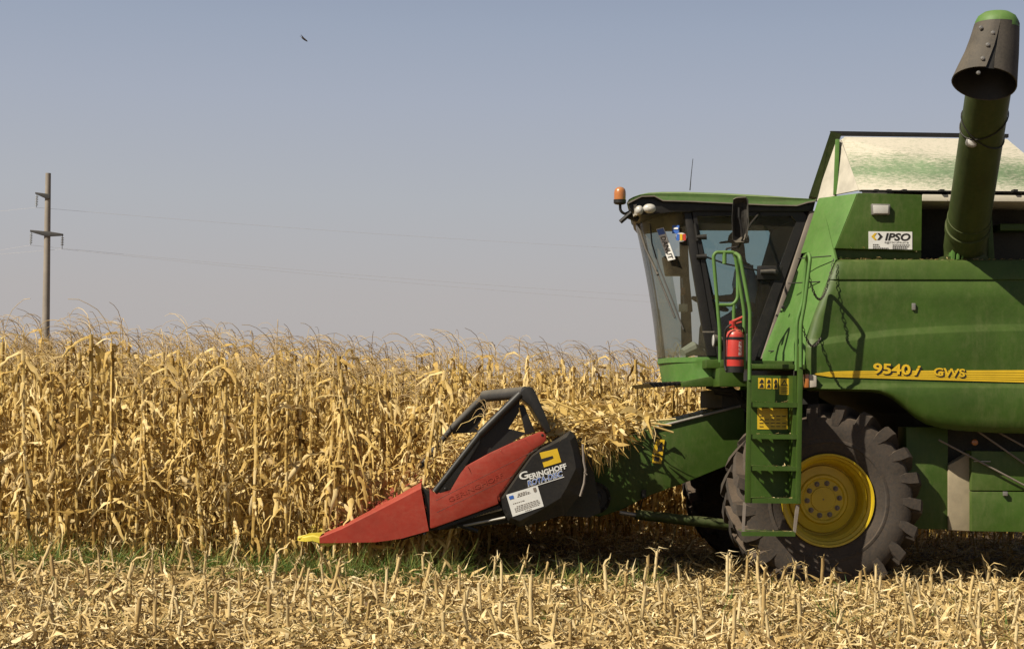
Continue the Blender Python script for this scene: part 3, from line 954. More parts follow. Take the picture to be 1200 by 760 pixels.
# ---- light front corner face between cab and side panel
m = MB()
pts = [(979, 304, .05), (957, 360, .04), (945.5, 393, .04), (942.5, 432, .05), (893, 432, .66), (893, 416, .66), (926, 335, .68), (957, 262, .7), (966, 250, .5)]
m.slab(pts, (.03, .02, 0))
corner = gp(m, 'front_corner_panel', GREEN_LIT_DUSTY, combine, bevel=.008)  # the corner's sunlit tone comes from this lighter green
m = MB()
for a, b in (((937, 303), (975, 300)), ((925, 332), (962, 330)), ((902, 411), (929, 411.5))):
    def on(px_, py_):
        t = np.interp(px_, [895, 978], [.66, .03]); return P(px_, py_, t) + Vector((-.012, -.012, 0))
    m.pipe([on(*a), on(*b)], .006, 6)
m.lathe([(.02, -.02), (.012, -.03)], on(918.5, 360), 10)
gp(m, 'panel_seam', BLACK, corner)

# ---- upper service box
m = MB()
m.px([(1005.5, 226), (1081, 228), (1080, 294), (979, 291)], .14, .95)
m.px([(979, 291.3), (1080, 294.3), (1080, 304), (977, 303)], .20, .95)
box = gp(m, 'service_box', GREEN, combine, bevel=.012)
m = MB()
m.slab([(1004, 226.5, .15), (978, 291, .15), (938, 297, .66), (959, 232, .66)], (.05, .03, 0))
gp(m, 'bevel_cover', GREEN_LIT_DUSTY, box, bevel=.01)
m = MB(); m.slab([(987.5, 234.5, .34), (991.5, 234, .31), (987, 253, .33), (982, 254, .37)], (-.004, -.006, 0)); gp(m, 'warning_label', STICKER_Y, box)
m = MB(); m.px([(1021.5, 238.5), (1043.5, 239), (1043, 251.5), (1022, 251.5)], .10, .15)
lampb = gp(m, 'work_lamp', STEEL, box, bevel=.01)
m = MB(); m.px([(1023.5, 240), (1041.5, 240.5), (1041, 250), (1024, 250)], .09, .11); gp(m, 'lens', LENS, lampb, bevel=.006)
m = MB(); m.px([(1018, 271), (1069, 271.5), (1069, 292.3), (1018, 291.3)], .133, .141)
stk = gp(m, 'dealer_sticker', WHITE, box)
text('IPSO', (1037, 281.3), (1067, 281.8), 8.2, BLACK_INK, stk, .131, bold=.035, shear=.2)
text('agricultura', (1036.5, 284.8), (1065, 285.2), 2.6, BLACK_INK, stk, .131)
m = MB(); m.px([(1021, 277), (1025, 273), (1027.5, 273), (1024.5, 277), (1027.5, 281), (1025, 281)], .130, .132); gp(m, 'emblem', STICKER_Y, stk)
m = MB(); m.px([(1028, 273), (1030.5, 273), (1034.5, 277), (1030.5, 281), (1028, 281), (1031, 277)], .130, .132); gp(m, 'emblem', BLACK_INK, stk)
m = MB()
for x0, x1, y in ((1023, 1030, 286.0), (1023, 1031, 288.2), (1023, 1041, 290.2), (1046, 1066, 286.6), (1046, 1065, 288.6), (1046, 1063, 290.4)):
    xx = x0
    while xx < x1:
        w_ = random.uniform(1, 2.4); m.px([(xx, y), (min(xx + w_, x1), y), (min(xx + w_, x1), y + .9), (xx, y + .9)], .130, .132); xx += w_ + .7
gp(m, 'small_print', BLACK_INK, stk)

# ---- grain tank wall behind the recess, trim rail
m = MB()
m.px([(1075, 236), (1500, 240), (1500, 310), (1075, 305)], .92, 3.0)
m.px([(985, 230), (1080, 230), (1080, 300), (965, 300)], .70, 1.3)
gp(m, 'grain_tank_wall', DARK, combine)
m = MB(); m.px([(1081, 227.5), (1500, 232), (1500, 238), (1081, 235.5)], .25, .95); gp(m, 'tank_ledge', DUSTY_ROOF, combine, bevel=.008)
m = MB(); m.px([(1158, 305), (1158, 240), (1162, 240), (1166, 305)], .6, .93); m.px([(1172, 262), (1210, 262), (1210, 270), (1172, 270)], .7, .93); gp(m, 'tank_rib', GREEN, combine, bevel=.01)

# ---- hopper extension
hop = empty('hopper_extension', parent=combine)
m = MB(); m.slab([(1007, 222.5, .30), (1256, 226, .30), (1180, 163, .95), (990, 160, .95), (985, 164, .95)], (0, .03, -.01)); gp(m, 'side_flap', DUSTY_ROOF, hop, bevel=.006)
m = MB(); m.slab([(985.5, 164, .92), (1006.5, 222.5, .32), (979, 228, .82), (981, 163, .93)], (.02, .03, 0)); gp(m, 'corner_gusset', CHALK, hop)
m = MB(); m.slab([(981, 163, .93), (979, 229, .85), (955, 236, 1.12), (975, 166, 1.1)], (.02, .03, 0)); gp(m, 'front_gusset', CHALK, hop)
m = MB(); m.slab([(979, 163, .86), (984, 163, .86), (981.5, 228, .80), (976.5, 228, .80)], (.01, .05, 0)); gp(m, 'post', GREEN_LIT_DUSTY, hop, bevel=.005)
m = MB(); m.slab([(973.5, 153.5, .95), (986, 157, .93), (980, 168, .95), (959, 232, 1.1), (948, 230, 1.05)], (.05, .25, 0)); gp(m, 'front_flap', OLIVE, hop)
m = MB(); m.slab([(973.5, 153.5, .97), (1182, 157, .97), (1182, 161, .97), (984, 158.5, .97)], (0, .05, 0)); gp(m, 'top_rail', BLACK, hop)
m = MB(); m.px([(1040, 164), (1172, 165), (1240, 226), (1050, 224)], 1.02, 2.3); gp(m, 'tank_top', DARK, hop)
m = MB(); m.slab([(1180, 163, .96), (1256, 226, .31), (1256, 226, 2.9), (1180, 163, 2.4)], (-.02, 0, -.02)); gp(m, 'rear_flap', DUSTY_ROOF, hop)
m = MB(); m.px([(1009, 222.3), (1260, 224.6), (1260, 225.9), (1009, 223.8)], .24, .3)
for x in (1025, 1040, 1058, 1102, 1125, 1188): m.px([(x, 221.6), (x + 5, 221.8), (x + 5, 224.4), (x, 224.4)], .22, .3)
gp(m, 'flap_hinge', BLACK, hop)

# ---- unloading auger swung out towards the camera
aug = empty('unloading_auger', parent=combine)
A0, A1 = P(1131, 287, .24), P(1166.5, 52, -2.15)
m = MB()
A_t = A0.lerp(A1, .10)
m.pipe([A0.lerp(A1, .02), A_t, A1], [.20, .197, .185], 32)
m.pipe([A_t - (A1 - A0) * .012, A_t + (A1 - A0) * .012], .212, 32)
m.pipe([A0.lerp(A1, .13) + Vector((0, 0, -.0)), A0.lerp(A1, .16)], .203, 32)
tube = gp(m, 'tube', OLIVE, aug, ang=35)
m = MB(); m.pipe([P(1131, 306, .32), P(1131, 291, .32), A0.lerp(A1, .05)], [.205, .21, .20], 24); m.px([(1106, 300), (1158, 301), (1158, 306), (1106, 305)], .12, .9)
gp(m, 'elbow', OLIVE, aug)
m = MB(); m.px([(1121, 273), (1134, 273.5), (1133, 278), (1122, 278)], .0, .12); gp(m, 'clamp', STEEL, aug, bevel=.01)
m = MB(); m.px([(1117, 279), (1120.5, 279), (1119, 305), (1115, 305)], .09, .2); m.px([(1123, 280), (1125.5, 280), (1124.5, 304), (1121.5, 304)], .07, .2); m.px([(1128, 280), (1130, 280), (1129, 303), (1127, 303)], .07, .2); gp(m, 'bracket', GREEN_LIT_DUSTY, aug, bevel=.005)
# clamp wire and lamp
ad = (A1 - A0).normalized()
u_, w_ = frame_of(ad)
m = MB()
for t0, sk in ((.62, .15), (.655, -.1)):
    c0 = A0.lerp(A1, t0)
    m.pipe([c0 + (u_ * math.cos(a) + w_ * math.sin(a)) * .196 + ad * sk * math.cos(a) for a in np.linspace(0, 6.2832, 33)], .006, 5)
gp(m, 'wire_loop', BLACK, aug)
lq = P(1139, 166, -1.29)
m = MB(); m.lathe([(.03, .10), (.05, .02), (.055, -.01), (.048, -.02)], lq, 20); m.pipe([lq + Vector((0, 0, .06)), lq + Vector((.02, .06, .12))], .012, 6); lb = gp(m, 'work_lamp', STEEL, aug)
m = MB(); m.lathe([(.044, -.018), (.04, -.03), (.02, -.038), (.003, -.04)], lq, 20); gp(m, 'lens', LENS, lb)
# end cap and rubber boot
def boot_ring(cx, cy, d, hw_px, asp, n=36):
    c = P(cx, cy, d); s = (16 + d) / F_PX
    return [c + Vector((math.cos(a) * hw_px * s, math.sin(a) * hw_px * s * asp, 0)) for a in (2 * math.pi * k / n for k in range(n))]
m = MB()
rs = [boot_ring(1168.2, 33, -2.35, 26, .95), boot_ring(1168.2, 26, -2.35, 25.5, .95), boot_ring(1168.2, 19.5, -2.35, 22, .95), boot_ring(1168, 15, -2.35, 15, .95), boot_ring(1168, 12.8, -2.35, 5, .95)]
m.rings(rs); gp(m, 'end_cap', GREEN_LIT_DUSTY, aug, ang=60)
m = MB(); n = 37
rows = []
for (cx, cy, hw, asp) in ((1168, 28, 26.2, .95), (1165, 45, 28.5, .95), (1161.5, 64, 31.5, .93), (1157.5, 82, 35.0, .9), (1154, 98, 38.2, .88)):
    c = P(cx, cy, -2.35); s = (16 - 2.35) / F_PX; row = []
    for k in range(n):
        a = -math.pi / 2 + .12 * (hw - 26) / 12 + k / (n - 1) * (2 * math.pi - .24 * (hw - 26) / 12) - .12
        wv = 1 + .02 * math.sin(3 * a + cy * .05)
        tt_ = (hw - 26.2) / 12; dz = tt_ * (.045 * math.cos(a) + .085 * math.sin(a))
        row.append(c + Vector((math.cos(a) * hw * s * wv, math.sin(a) * hw * s * asp * wv, -dz)))
    rows.append(row)
m.rings(rows, closed=False, caps=False)
bt = gp(m, 'rubber_boot', BOOT, aug, ang=60); md = bt.modifiers.new('thickness', 'SOLIDIFY'); md.thickness = .012; md.offset = -1
m = MB(); m.rings([[p + (sum(r, Vector()) / n - p) * .07 for p in r[:-1]] for r in rows], True, False); gp(m, 'painted_inner_shade', BLACK, bt, ang=60)  # black ring added to stand in for the shade inside the boot
m = MB()
for (x, y) in ((1150, 32), (1164, 38), (1181, 37), (1158, 52), (1152, 68), (1147, 85)):
    q = P(x, y, -2.35); cx = np.interp(y, [28, 98], [1168, 1154]); hw = np.interp(y, [28, 98], [26.2, 38.2]); s = 13.65 / F_PX
    dx = (x - cx) / hw; dy = -math.sqrt(max(0, 1 - dx * dx)) * hw * s * .93
    q = P(x, y, -2.35 + dy - .012)
    m.lathe([(.016, .02), (.016, .006), (.008, .004), (.008, -.002)], q, 10)
gp(m, 'bolts', STEEL, bt)
# ---- lower body panels right of the wheel
m = MB()
m.px([(1062, 500), (1111, 500), (1111, 620), (1062, 619)], .30, .6); lowp = gp(m, 'lower_side_panel', GREEN, combine, bevel=.008)
m = MB(); m.px([(1111.5, 545), (1137.5, 530), (1138, 622), (1111.5, 620.5)], .27, .6); gp(m, 'dusty_cover', BEIGE, combine, bevel=.006)
m = MB(); m.px([(1138.5, 528), (1420, 532), (1420, 576), (1138.5, 574.3)], .20, .8); m.px([(1138.5, 575.5), (1420, 577.3), (1420, 626), (1138.5, 622)], .205, .8)
lb_ = gp(m, 'lower_box', GREEN, combine, bevel=.006)
m = MB(); m.px([(1141, 539.5), (1161, 539.8), (1161, 541), (1141, 540.7)], .19, .2); m.px([(1176, 575.6), (1181, 575.7), (1181, 580.5), (1176, 580.5)], .17, .2); gp(m, 'latch', STEEL, lb_, bevel=.003)
m = MB(); q = P(1142.5, 518, .27); m.lathe([(.030, .02), (.030, -.004), (.022, -.008)], q, 16); gp(m, 'reflector', AMBER, combine)
m = MB(); m.px([(1100, 497), (1440, 500), (1440, 530), (1138, 529), (1111, 546), (1100, 540)], .42, 1.0); gp(m, 'inner_frame', DARK, combine)
m = MB()
for a, b in (((1146, 505), (1215, 553)), ((1168, 505), (1215, 531)), ((1100, 515), (1200, 568))):
    m.pipe([P(*a, .16), P(*b, .16)], .009, 8)
gp(m, 'support_rods', GREY, combine)

# ---- feeder house
m = MB()
m.px([(706, 520), (750, 506.5), (770, 499.5), (867, 475.5), (872, 480), (876, 536), (850, 546), (796, 568), (764, 579), (728, 597), (704, 605), (688, 604), (684, 570)], 1.0, 2.4)
fh = gp(m, 'feeder_house', GREEN, combine, bevel=.012)
m = MB(); m.pipe([P(766, 501, .985), P(868, 475.3, .985)], .014, 8); gp(m, 'edge_trim', STEEL, fh)
m = MB(); m.slab([(763, 503, 1.005), (867, 477, 1.005), (867, 474.3, 1.02), (764, 499, 1.02)], (0, .05, 0)); gp(m, 'top_flange', GREEN_LIT_DUSTY, fh)
m = MB(); m.px([(770, 499), (822, 480), (868, 470), (868, 480), (770, 505)], 2.36, 2.42); gp(m, 'far_side_plate', GREEN, fh)
c = P(697, 583, .95); m = MB(); m.lathe([(.155, .06), (.155, -.03), (.13, -.05), (.13, -.02), (.07, -.02), (.06, -.08), (.02, -.09)], c, 28)
for i in range(8):
    a = i * math.pi / 4; m.lathe([(.014, -.04), (.014, -.062), (.005, -.064)], c + Vector((.14 * math.cos(a), 0, .14 * math.sin(a))), 6)
gp(m, 'drive_coupling', BLACK, fh)
m = MB(); m.slab([(769.5, 514, .985), (779, 515, .985), (776.5, 533.5, .985), (765, 530, .985)], (0, .012, 0)); m.slab([(764.5, 531.8, .985), (776.3, 535, .985), (775, 543, .985), (764.5, 542.5, .985)], (0, .012, 0)); wl_ = gp(m, 'warning_label', STICKER_Y, fh)
m = MB(); m.slab([(771, 523, .982), (776, 517, .982), (776.5, 528, .982), (770, 529, .982)], (0, .004, 0)); m.slab([(767, 534.5, .982), (773, 536, .982), (772, 540.5, .982), (766, 539.5, .982)], (0, .004, 0)); gp(m, 'pictogram', BLACK_INK, wl_)
m = MB(); m.px([(765, 504), (769, 503), (770, 510), (766, 513)], .96, 1.0); m.px([(752, 574), (757, 573.5), (757, 583), (752, 583)], .96, 1.0); m.pipe([P(766.5, 508, .96), P(767.5, 519, .96)], .008, 6); m.pipe([P(754, 583, .97), P(750, 596, .97)], .006, 6); gp(m, 'cable_bracket', BLACK, fh)
m = MB(); m.pipe([P(726, 600, .9), P(748, 603.5, .9)], .022, 12); rod = gp(m, 'lift_cylinder', STEEL, combine)
m = MB(); m.pipe([P(745, 602.5, .9), P(868, 616, .9)], [.048, .055], 16); gp(m, 'barrel', OLIVE, rod)  # darker olive puts the shade on the cylinder into the barrel's colour
m = MB(); m.pipe([P(828, 452, .85), P(846, 457, .8), P(858, 456, .8), P(872, 470, .9)], .028, 10); m.pipe([P(838, 458, 1.0), P(872, 462, .85)], .035, 10); gp(m, 'hydraulic_hose', BLACK, combine)

# ---- cab
YN, YF = .80, 2.55                                  # near and far side of the cab
cab = empty('cab', parent=combine)
top_prof = [(734.5, 238), (737, 233.5), (742, 230), (750, 226.3), (760, 223.6), (776, 222.3), (802, 222.3), (845, 223.7), (900, 226.5), (948, 231.5), (955.5, 233.2)]
bot_prof = [(955.5, 235), (946, 236.5), (934, 240.5), (900, 239.8), (845, 237.3), (808, 235.7), (778, 235), (767, 229.5), (752, 230), (742, 234), (736, 239)]
def taper(x, d): return max(0.0, min(1.0, (840 - x) / 105)) * .27 * ((d - .7) / 1.95) ** 1.0
def roof_ring(d, k, dy, prof=None, dd=None):
    cx, cy = 845, 236; out = []
    for x, y in (prof or top_prof + bot_prof):
        q = P(cx + (x - cx) * k, cy + (y - cy) * k + dy, d)
        q.x += taper(x, dd or d); q.y = dd or d
        out.append(q)
    return out
m = MB()
def drop(v): return [(x, y + v * max(0, min(1, (x - 736) / 30)) * max(0, min(1, (955 - x) / 20))) for x, y in top_prof] + bot_prof
m.rings([roof_ring(.70, .995, 0, drop(6.0), .695), roof_ring(.70, 1, 0, drop(4.6), .69), roof_ring(.70, 1, 0, drop(3.0), .71), roof_ring(.70, 1, 0, drop(1.6), .76), roof_ring(.70, 1, 0, drop(.6), .85), roof_ring(.70, 1, 0, drop(0), 1.0)]
        + [roof_ring(.70, 1.0, -.6, dd=v) for v in (1.3, 1.6, 1.9)] + [roof_ring(.70, 1.0, 0, dd=2.3), roof_ring(.70, 1, 0, drop(1.6), 2.55), roof_ring(.70, .99, 0, drop(4.6), 2.66)], True, True)
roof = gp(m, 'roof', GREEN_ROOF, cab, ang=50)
m = MB()
fas = [(736, 239.5), (742, 234.8), (752, 230.8), (767, 230.2), (777, 235.7), (808, 236.6), (900, 240.6), (934, 241.3), (947, 237.5), (956, 236), (953, 247.5), (815, 247), (808, 248), (790, 248), (772, 250), (760, 251), (750, 252), (744, 250), (738, 245)]
m.rings([roof_ring(.73, 1.0, 0, fas, v) for v in (.74, 1.1, 1.5, 1.9, 2.3, 2.58)], True, True); gp(m, 'roof_fascia', BLACK, cab, bevel=.006)
m = MB(); m.px([(768, 244), (955, 247), (950, 249.4), (775, 249)], .86, YF - .03); gp(m, 'ceiling', LINER, cab)
m = MB(); m.slab([(735, 237.3, .69), (752, 229.4, .69), (767, 229, .69), (777, 234.4, .69), (808, 235.2, .69), (900, 239.5, .69), (934, 240.2, .69), (946, 236.2, .69), (956, 235, .69), (956, 236.2, .69), (947, 237.6, .69), (934, 241.4, .69), (900, 240.7, .69), (808, 236.4, .69), (777, 235.6, .69), (767, 230.2, .69), (752, 230.6, .69), (736, 238.8, .69)], (0, .03, 0)); gp(m, 'roof_seal', GREY, cab)
# roof lamps
lamp = empty('roof_lamps', parent=cab)
for (x, y, rx, d) in ((749.5, 246, 5.0, .69), (761.5, 244, 7.8, .68)):
    q = P(x, y, d); s = 16.8 / F_PX; m = MB()
    for i in range(9):
        pass
    rr = []
    for t in np.linspace(0, 1, 8):
        a = t * math.pi / 2; rr.append([q + Vector((math.cos(a) * rx * s * math.cos(b), -.05 * math.sin(a) + .02, math.cos(a) * 5.6 * s * math.sin(b))) for b in np.linspace(0, 6.2832, 24, endpoint=False)])
    m.rings(rr); gp(m, 'headlight', LENS, lamp, ang=70)
m = MB(); m.px([(742.5, 240), (746, 239), (747, 252), (744, 252)], .72, .86); gp(m, 'lamp_bracket', CHALK, lamp)
# beacon
bc = P(726.5, 228, .95)
m = MB(); m.lathe([(.058, -.055), (.060, .0), (.058, .03), (.05, .055), (.03, .072), (.004, .078)], bc, 20, axis='z'); be = gp(m, 'beacon', AMBER, cab, ang=60)
m = MB(); m.lathe([(.03, -.10), (.05, -.095), (.062, -.085), (.063, -.052), (.02, -.05)], bc, 20, axis='z')
m.smooth_pipe([P(726.5, 237, .95), P(727, 247, .95), P(732, 251, .95), P(740, 247, 1.0)], .014, 8)
m.pipe([P(727, 260, .95), P(742, 247, .95)], .022, 8); m.pipe([P(736, 252, 1.0), P(748, 257, 1.0)], .035, 8)
gp(m, 'beacon_mount', BLACK, be)
# antenna
m = MB(); m.pipe([P(808.5, 223, .95), P(810, 205, .95), P(812, 186, .95)], [.006, .004, .003], 6); gp(m, 'antenna', BLACK, cab)

# glass: windscreen curves from near pillar round the front to the far pillar
def lerp2(a, b, t): return a + (b - a) * t
m = MB(); rows = []
for i in range(29):
    a = i / 28
    th = -math.pi / 2 + a * math.pi
    d = lerp2(YN + .03, YF - .03, a) if False else (YN + YF) / 2 + math.sin(th) * (YF - YN) / 2 * .985
    bulge = math.cos(th) ** .75 if abs(math.cos(th)) > 1e-6 else 0
    row = []
    for v in np.linspace(0, 1, 9):
        # side pillar line and the foremost line of the pane, as pixels on the near and mid planes
        pn = P(lerp2(806, 835, v), lerp2(246, 417, v), YN); pm = P(lerp2(745.5, 772.5, v) + 3.0 * math.sin(v * math.pi), lerp2(254, 417.5, v), 1.675)
        x = lerp2(pn.x, pm.x, bulge); z = lerp2(pn.z, pm.z, bulge) if False else lerp2(pn.z, pm.z, bulge * .6)
        row.append(Vector((x, d, lerp2(P(806, 246, YN).z, P(835, 417, YN).z, v))))
    rows.append(row)
m.rings(rows, False, False); wind = gp(m, 'windscreen', GLASS_WIND, cab, ang=80)

def to_px(q):
    v = to_world(q) - CAM; z = v.dot(FWD)
    return 600 + F_PX * v.dot(XC) / z, 380 - F_PX * v.dot(YC) / z


SCR = []
for i in range(14 * 8 + 1):
    r0 = rows[min(13, i // 8)], rows[min(14, i // 8 + 1)]
    f = (i % 8) / 8
    for j in range(8):
        for gq in (0, .25, .5, .75):
            A_, B_ = r0[0][j].lerp(r0[0][j + 1], gq), r0[1][j].lerp(r0[1][j + 1], gq)
            q = A_.lerp(B_, f); SCR.append((to_px(q), q))
SCR_XY = np.array([a for a, b in SCR])


def on_screen(px_, py_, bump=.012):
    """machine-frame point of the near half of the windscreen that a pixel of the photo shows"""
    k = int(np.argmin(((SCR_XY - (px_, py_)) ** 2).sum(1))); y = SCR[k][1].y
    q = P(px_, py_, y); r = ray(px_, py_)
    return q - Vector((r.dot(UX), r.dot(UY), r.z)).normalized() * bump


def px_poly_on_screen(poly, bump, th=.003):
    pts = [on_screen(x, y, bump) for x, y in poly]
    return None if any(p is None for p in pts) else pts


PA, PB, PD = [on_screen(x, y, .06) for x, y in ((769.5, 268.5), (777.8, 266.3), (783.2, 305.5))]
PN = (PD - PA).cross(PB - PA).normalized()
if PN.y > 0: PN = -PN
def plate(s_, t_, h): return PA + (PD - PA) * s_ + (PB - PA) * t_ + PN * h
m = MB(); m.prism([plate(0, 0, 0), plate(0, 1, 0), plate(1, 1, 0), plate(1, 0, 0)], PN * .004); np_ = gp(m, 'name_plate', WHITE, wind)
m = MB(); m.prism([plate(.02, .06, .005), plate(.02, .94, .005), plate(.2, .94, .005), plate(.2, .06, .005)], PN * .002); gp(m, 'blue_band', BLUE_INK, np_)
cu = bpy.data.curves.new('lettering', 'FONT'); cu.body = 'DANUT'; cu.offset = .02; cu.resolution_u = 2
ob = bpy.data.objects.new('lettering', cu); COL.objects.link(ob); bpy.context.view_layer.update()
me = bpy.data.meshes.new_from_object(ob.evaluated_get(bpy.context.evaluated_depsgraph_get())); bpy.data.objects.remove(ob)
co = np.array([v.co[:] for v in me.vertices]); mn, mx = co.min(0), co.max(0)
for i, v in enumerate(me.vertices):
    q = (co[i] - mn) / np.maximum(mx - mn, 1e-6); v.co = plate(.26 + .7 * q[0], .16 + .68 * q[1], .0065)
me.materials.append(BLACK_INK); o = bpy.data.objects.new('lettering', me); COL.objects.link(o); o.parent = np_
m = MB(); ring = [on_screen(798 + 6.6 * math.cos(a), 277.8 + 5.2 * math.sin(a), .030) for a in np.linspace(0, 6.2832, 20, endpoint=False)]
m.prism(ring, (.003, .003, 0)); rs_ = gp(m, 'round_sticker', WHITE, wind)
for x0, x1, mt in ((792.6, 796.2, BLUE_INK), (796.6, 799.6, STICKER_Y), (800.2, 803.6, RED_INK)):
    m = MB(); pl = px_poly_on_screen([(x0, 274), (x1, 274), (x1, 281.5), (x0, 281.5)], .036); m.prism(pl, (.002, .002, 0)); gp(m, 'flag_band', mt, rs_)
m = MB(); pl = px_poly_on_screen([(788, 264), (796, 264), (795, 273.5), (787.5, 273.5)], .026); m.prism(pl, (.003, .003, 0)); bs = gp(m, 'blue_sticker', BLUE_INK, wind)
m = MB(); pl = px_poly_on_screen([(789, 266.5), (794.5, 266.5), (794.5, 268.5), (789, 268.5)], .032); m.prism(pl, (.002, .002, 0)); gp(m, 'print', WHITE, bs)
# wipers
m = MB()
pts = [on_screen(*q, .03) for q in ((745.5, 258), (757, 292), (771, 322))]; m.pipe(pts, .014, 8)
pts = [on_screen(*q, .03) for q in ((770, 320), (783, 352), (791, 372))]; m.pipe(pts, .010, 8)
pts = [on_screen(*q, .03) for q in ((762, 263), (764, 285), (772, 312), (788, 352), (801, 386))]; m.pipe(pts, .008, 6)
gp(m, 'wiper', IRON, cab)

# pillars and door
m = MB()
m.px([(801, 246), (810, 246), (840, 417), (829, 417)], YN - .02, YN + .09)
gp(m, 'front_pillar', BLACK, cab, bevel=.012)
m = MB(); m.px([(801, 246), (810, 246), (840, 417), (829, 417)], YF - .09, YF); gp(m, 'front_pillar', BLACK, cab, bevel=.012)
frame_o = [(811, 246.5), (948, 247), (886, 424), (841, 421)]
frame_i = [(816.5, 251), (931, 252), (934, 258), (879, 411), (846, 411)]
def hole_frame(mb, outer, inner, d0, d1):
    """closed frame between two outlines with equal corner counts"""
    n = len(outer); A = [P(*p, d0) for p in outer]; B = [P(*p, d0) for p in inner]
    o = Vector((0, d1 - d0, 0)); vs = A + B + [p + o for p in A] + [p + o for p in B]; fs = []
    for i in range(n):
        j = (i + 1) % n
        fs += [(i, j, n + j, n + i), (2 * n + i, 3 * n + i, 3 * n + j, 2 * n + j), (i, 2 * n + i, 2 * n + j, j), (n + i, n + j, 3 * n + j, 3 * n + i)]
    mb.add(vs, fs)
door = empty('door', parent=cab)
m = MB(); hole_frame(m, [(811, 246.5), (880, 246.7), (940, 247), (946, 254), (884, 424), (841, 421)], [(816.5, 253), (880, 253), (928, 253), (933, 260), (877, 412), (845.5, 411)], YN - .025, YN + .04); gp(m, 'door_frame', BLACK, door)
m = MB(); m.px([(815, 250), (932, 250), (936, 259), (878, 414), (844.5, 414)], YN, YN + .006); gp(m, 'door_glass', GLASS_DOOR, door, smooth=False)
m = MB(); m.px([(888, 311), (917, 311.5), (915, 328), (887.5, 327.5)], YN - .03, YN + .02); hb = gp(m, 'lock_plate', BLACK, door, bevel=.01)
m = MB(); m.pipe([P(891, 318.5, YN - .055), P(905, 318, YN - .06), P(911, 319.5, YN - .05)], [.020, .024, .028], 10); gp(m, 'handle', IRON, hb)
m = MB(); m.px([(949.5, 247), (956, 247), (899, 420), (892.5, 420)], YN - .06, YN + .1); gp(m, 'rear_pillar', GREY, cab, bevel=.008)
m = MB(); m.pipe([P(814.5, 262, YN - .03), P(817.5, 282, YN - .03)], .018, 8)
for y in (278, 301): m.pipe([P(816, y, YN - .03), P(828, y - .5, YN - .035)], [.022, .028], 10)
m.pipe([P(828, 301, YN - .03), P(850, 309, YN - .03), P(890, 317, YN + .02)], .009, 6)
gp(m, 'door_hinge', BLACK, cab)
# far side: frame, glass; rear wall; floor
m = MB(); hole_frame(m, [(813, 248), (870, 248), (905, 248), (945, 252), (945, 424), (841, 424)], [(818, 262), (870, 262), (896, 263), (903, 272), (886, 385), (845, 385)], YF - .04, YF); gp(m, 'far_side_frame', BLACK, cab)
m = MB(); m.px([(814, 255), (905, 255), (893, 395), (843, 395)], YF - .02, YF - .015); gp(m, 'far_window', GLASS_FAR, cab, smooth=False)
m = MB(); m.slab([(952, 247, YN + .05), (899, 420, YN + .05), (893, 420, YN + .05), (944, 247, YN + .05)], (0, YF - YN - .06, 0)); gp(m, 'rear_wall', LINER, cab)
m = MB(); m.px([(828, 417), (900, 418), (900, 430), (828, 428)], YN + .05, YF - .06); gp(m, 'floor', LINER, cab)
# base tub
m = MB(); rows_b = []
for (py0, kx) in ((417.5, 1.0), (423.5, 1.0), (424.2, .965), (434, .94), (446, .90)):
    row = []
    for i in range(29):
        th = -math.pi / 2 + i / 28 * math.pi; d = (YN + YF) / 2 + math.sin(th) * (YF - YN) / 2
        xb = P(843, py0, YN).x; xm = P(772.5, py0, 1.675).x; bl_ = max(0, math.cos(th)) ** .75 * (kx if kx == 1 else kx)
        row.append(Vector((lerp2(xb, xm, bl_), d, P(800, py0, YN).z)))
    row.append(Vector((xb + .25, YF, row[0].z))); row.append(Vector((xb + .25, YN, row[0].z)))
    rows_b.append(row)
m.rings(rows_b, True, True); gp(m, 'cab_base', GREEN_LIT_DUSTY, cab, ang=30)
m = MB(); m.px([(760, 449), (800, 446.5), (800, 450.5), (766, 453.5)], YN + .05, 2.4)
for i in range(7): m.px([(761 + i * 5.5, 447.4), (763.5 + i * 5.5, 447), (763.5 + i * 5.5, 449), (761 + i * 5.5, 449)], YN, YN + .5)
gp(m, 'cleaning_step', BLACK, cab)
m = MB(); m.px([(800, 447), (832, 441), (846, 440), (846, 452), (800, 453)], YN - .1, YN + .5); m.px([(828, 421), (850, 421), (850, 431.5), (828, 431)], YN - .25, YN + .1); m.px([(843, 431), (874, 431), (874, 452.5), (843, 452.5)], .35, .8); gp(m, 'cab_bracket', GREEN, cab, bevel=.006)
# interior: seat, wheel, console
m = MB(); m.px([(862, 372), (900, 370), (902, 388), (862, 390)], 1.38, 1.95); m.px([(885, 372), (893, 318), (903, 318), (903, 374)], 1.40, 1.93); m.px([(868, 390), (896, 390), (898, 420), (866, 420)], 1.5, 1.85); gp(m, 'seat', SEAT, cab, bevel=.03)
m = MB(); sc_ = P(832, 356, 1.66); ax_ = (P(840, 335, 1.66) - P(822, 385, 1.66)).normalized()
su, sw = frame_of(ax_); m.pipe([sc_ + (su * math.cos(a) + sw * math.sin(a)) * .19 for a in np.linspace(0, 6.2832, 33)], .016, 8)
for a in (0, 2.1, 4.2): m.pipe([sc_, sc_ + (su * math.cos(a) + sw * math.sin(a)) * .19], .012, 6)
m.pipe([sc_, P(824, 385, 1.66), P(824, 420, 1.66)], [.03, .04, .06], 10); gp(m, 'steering_wheel', BLACK, cab)
m = MB(); m.px([(800, 325), (808, 325), (812, 365), (803, 367)], 2.2, 2.32); m.px([(778, 300), (802, 300), (806, 322), (782, 322)], 2.0, 2.2)
m.px([(880, 362), (906, 358), (904, 380), (878, 384)], 2.0, 2.25); gp(m, 'console', BLACK, cab, bevel=.01)
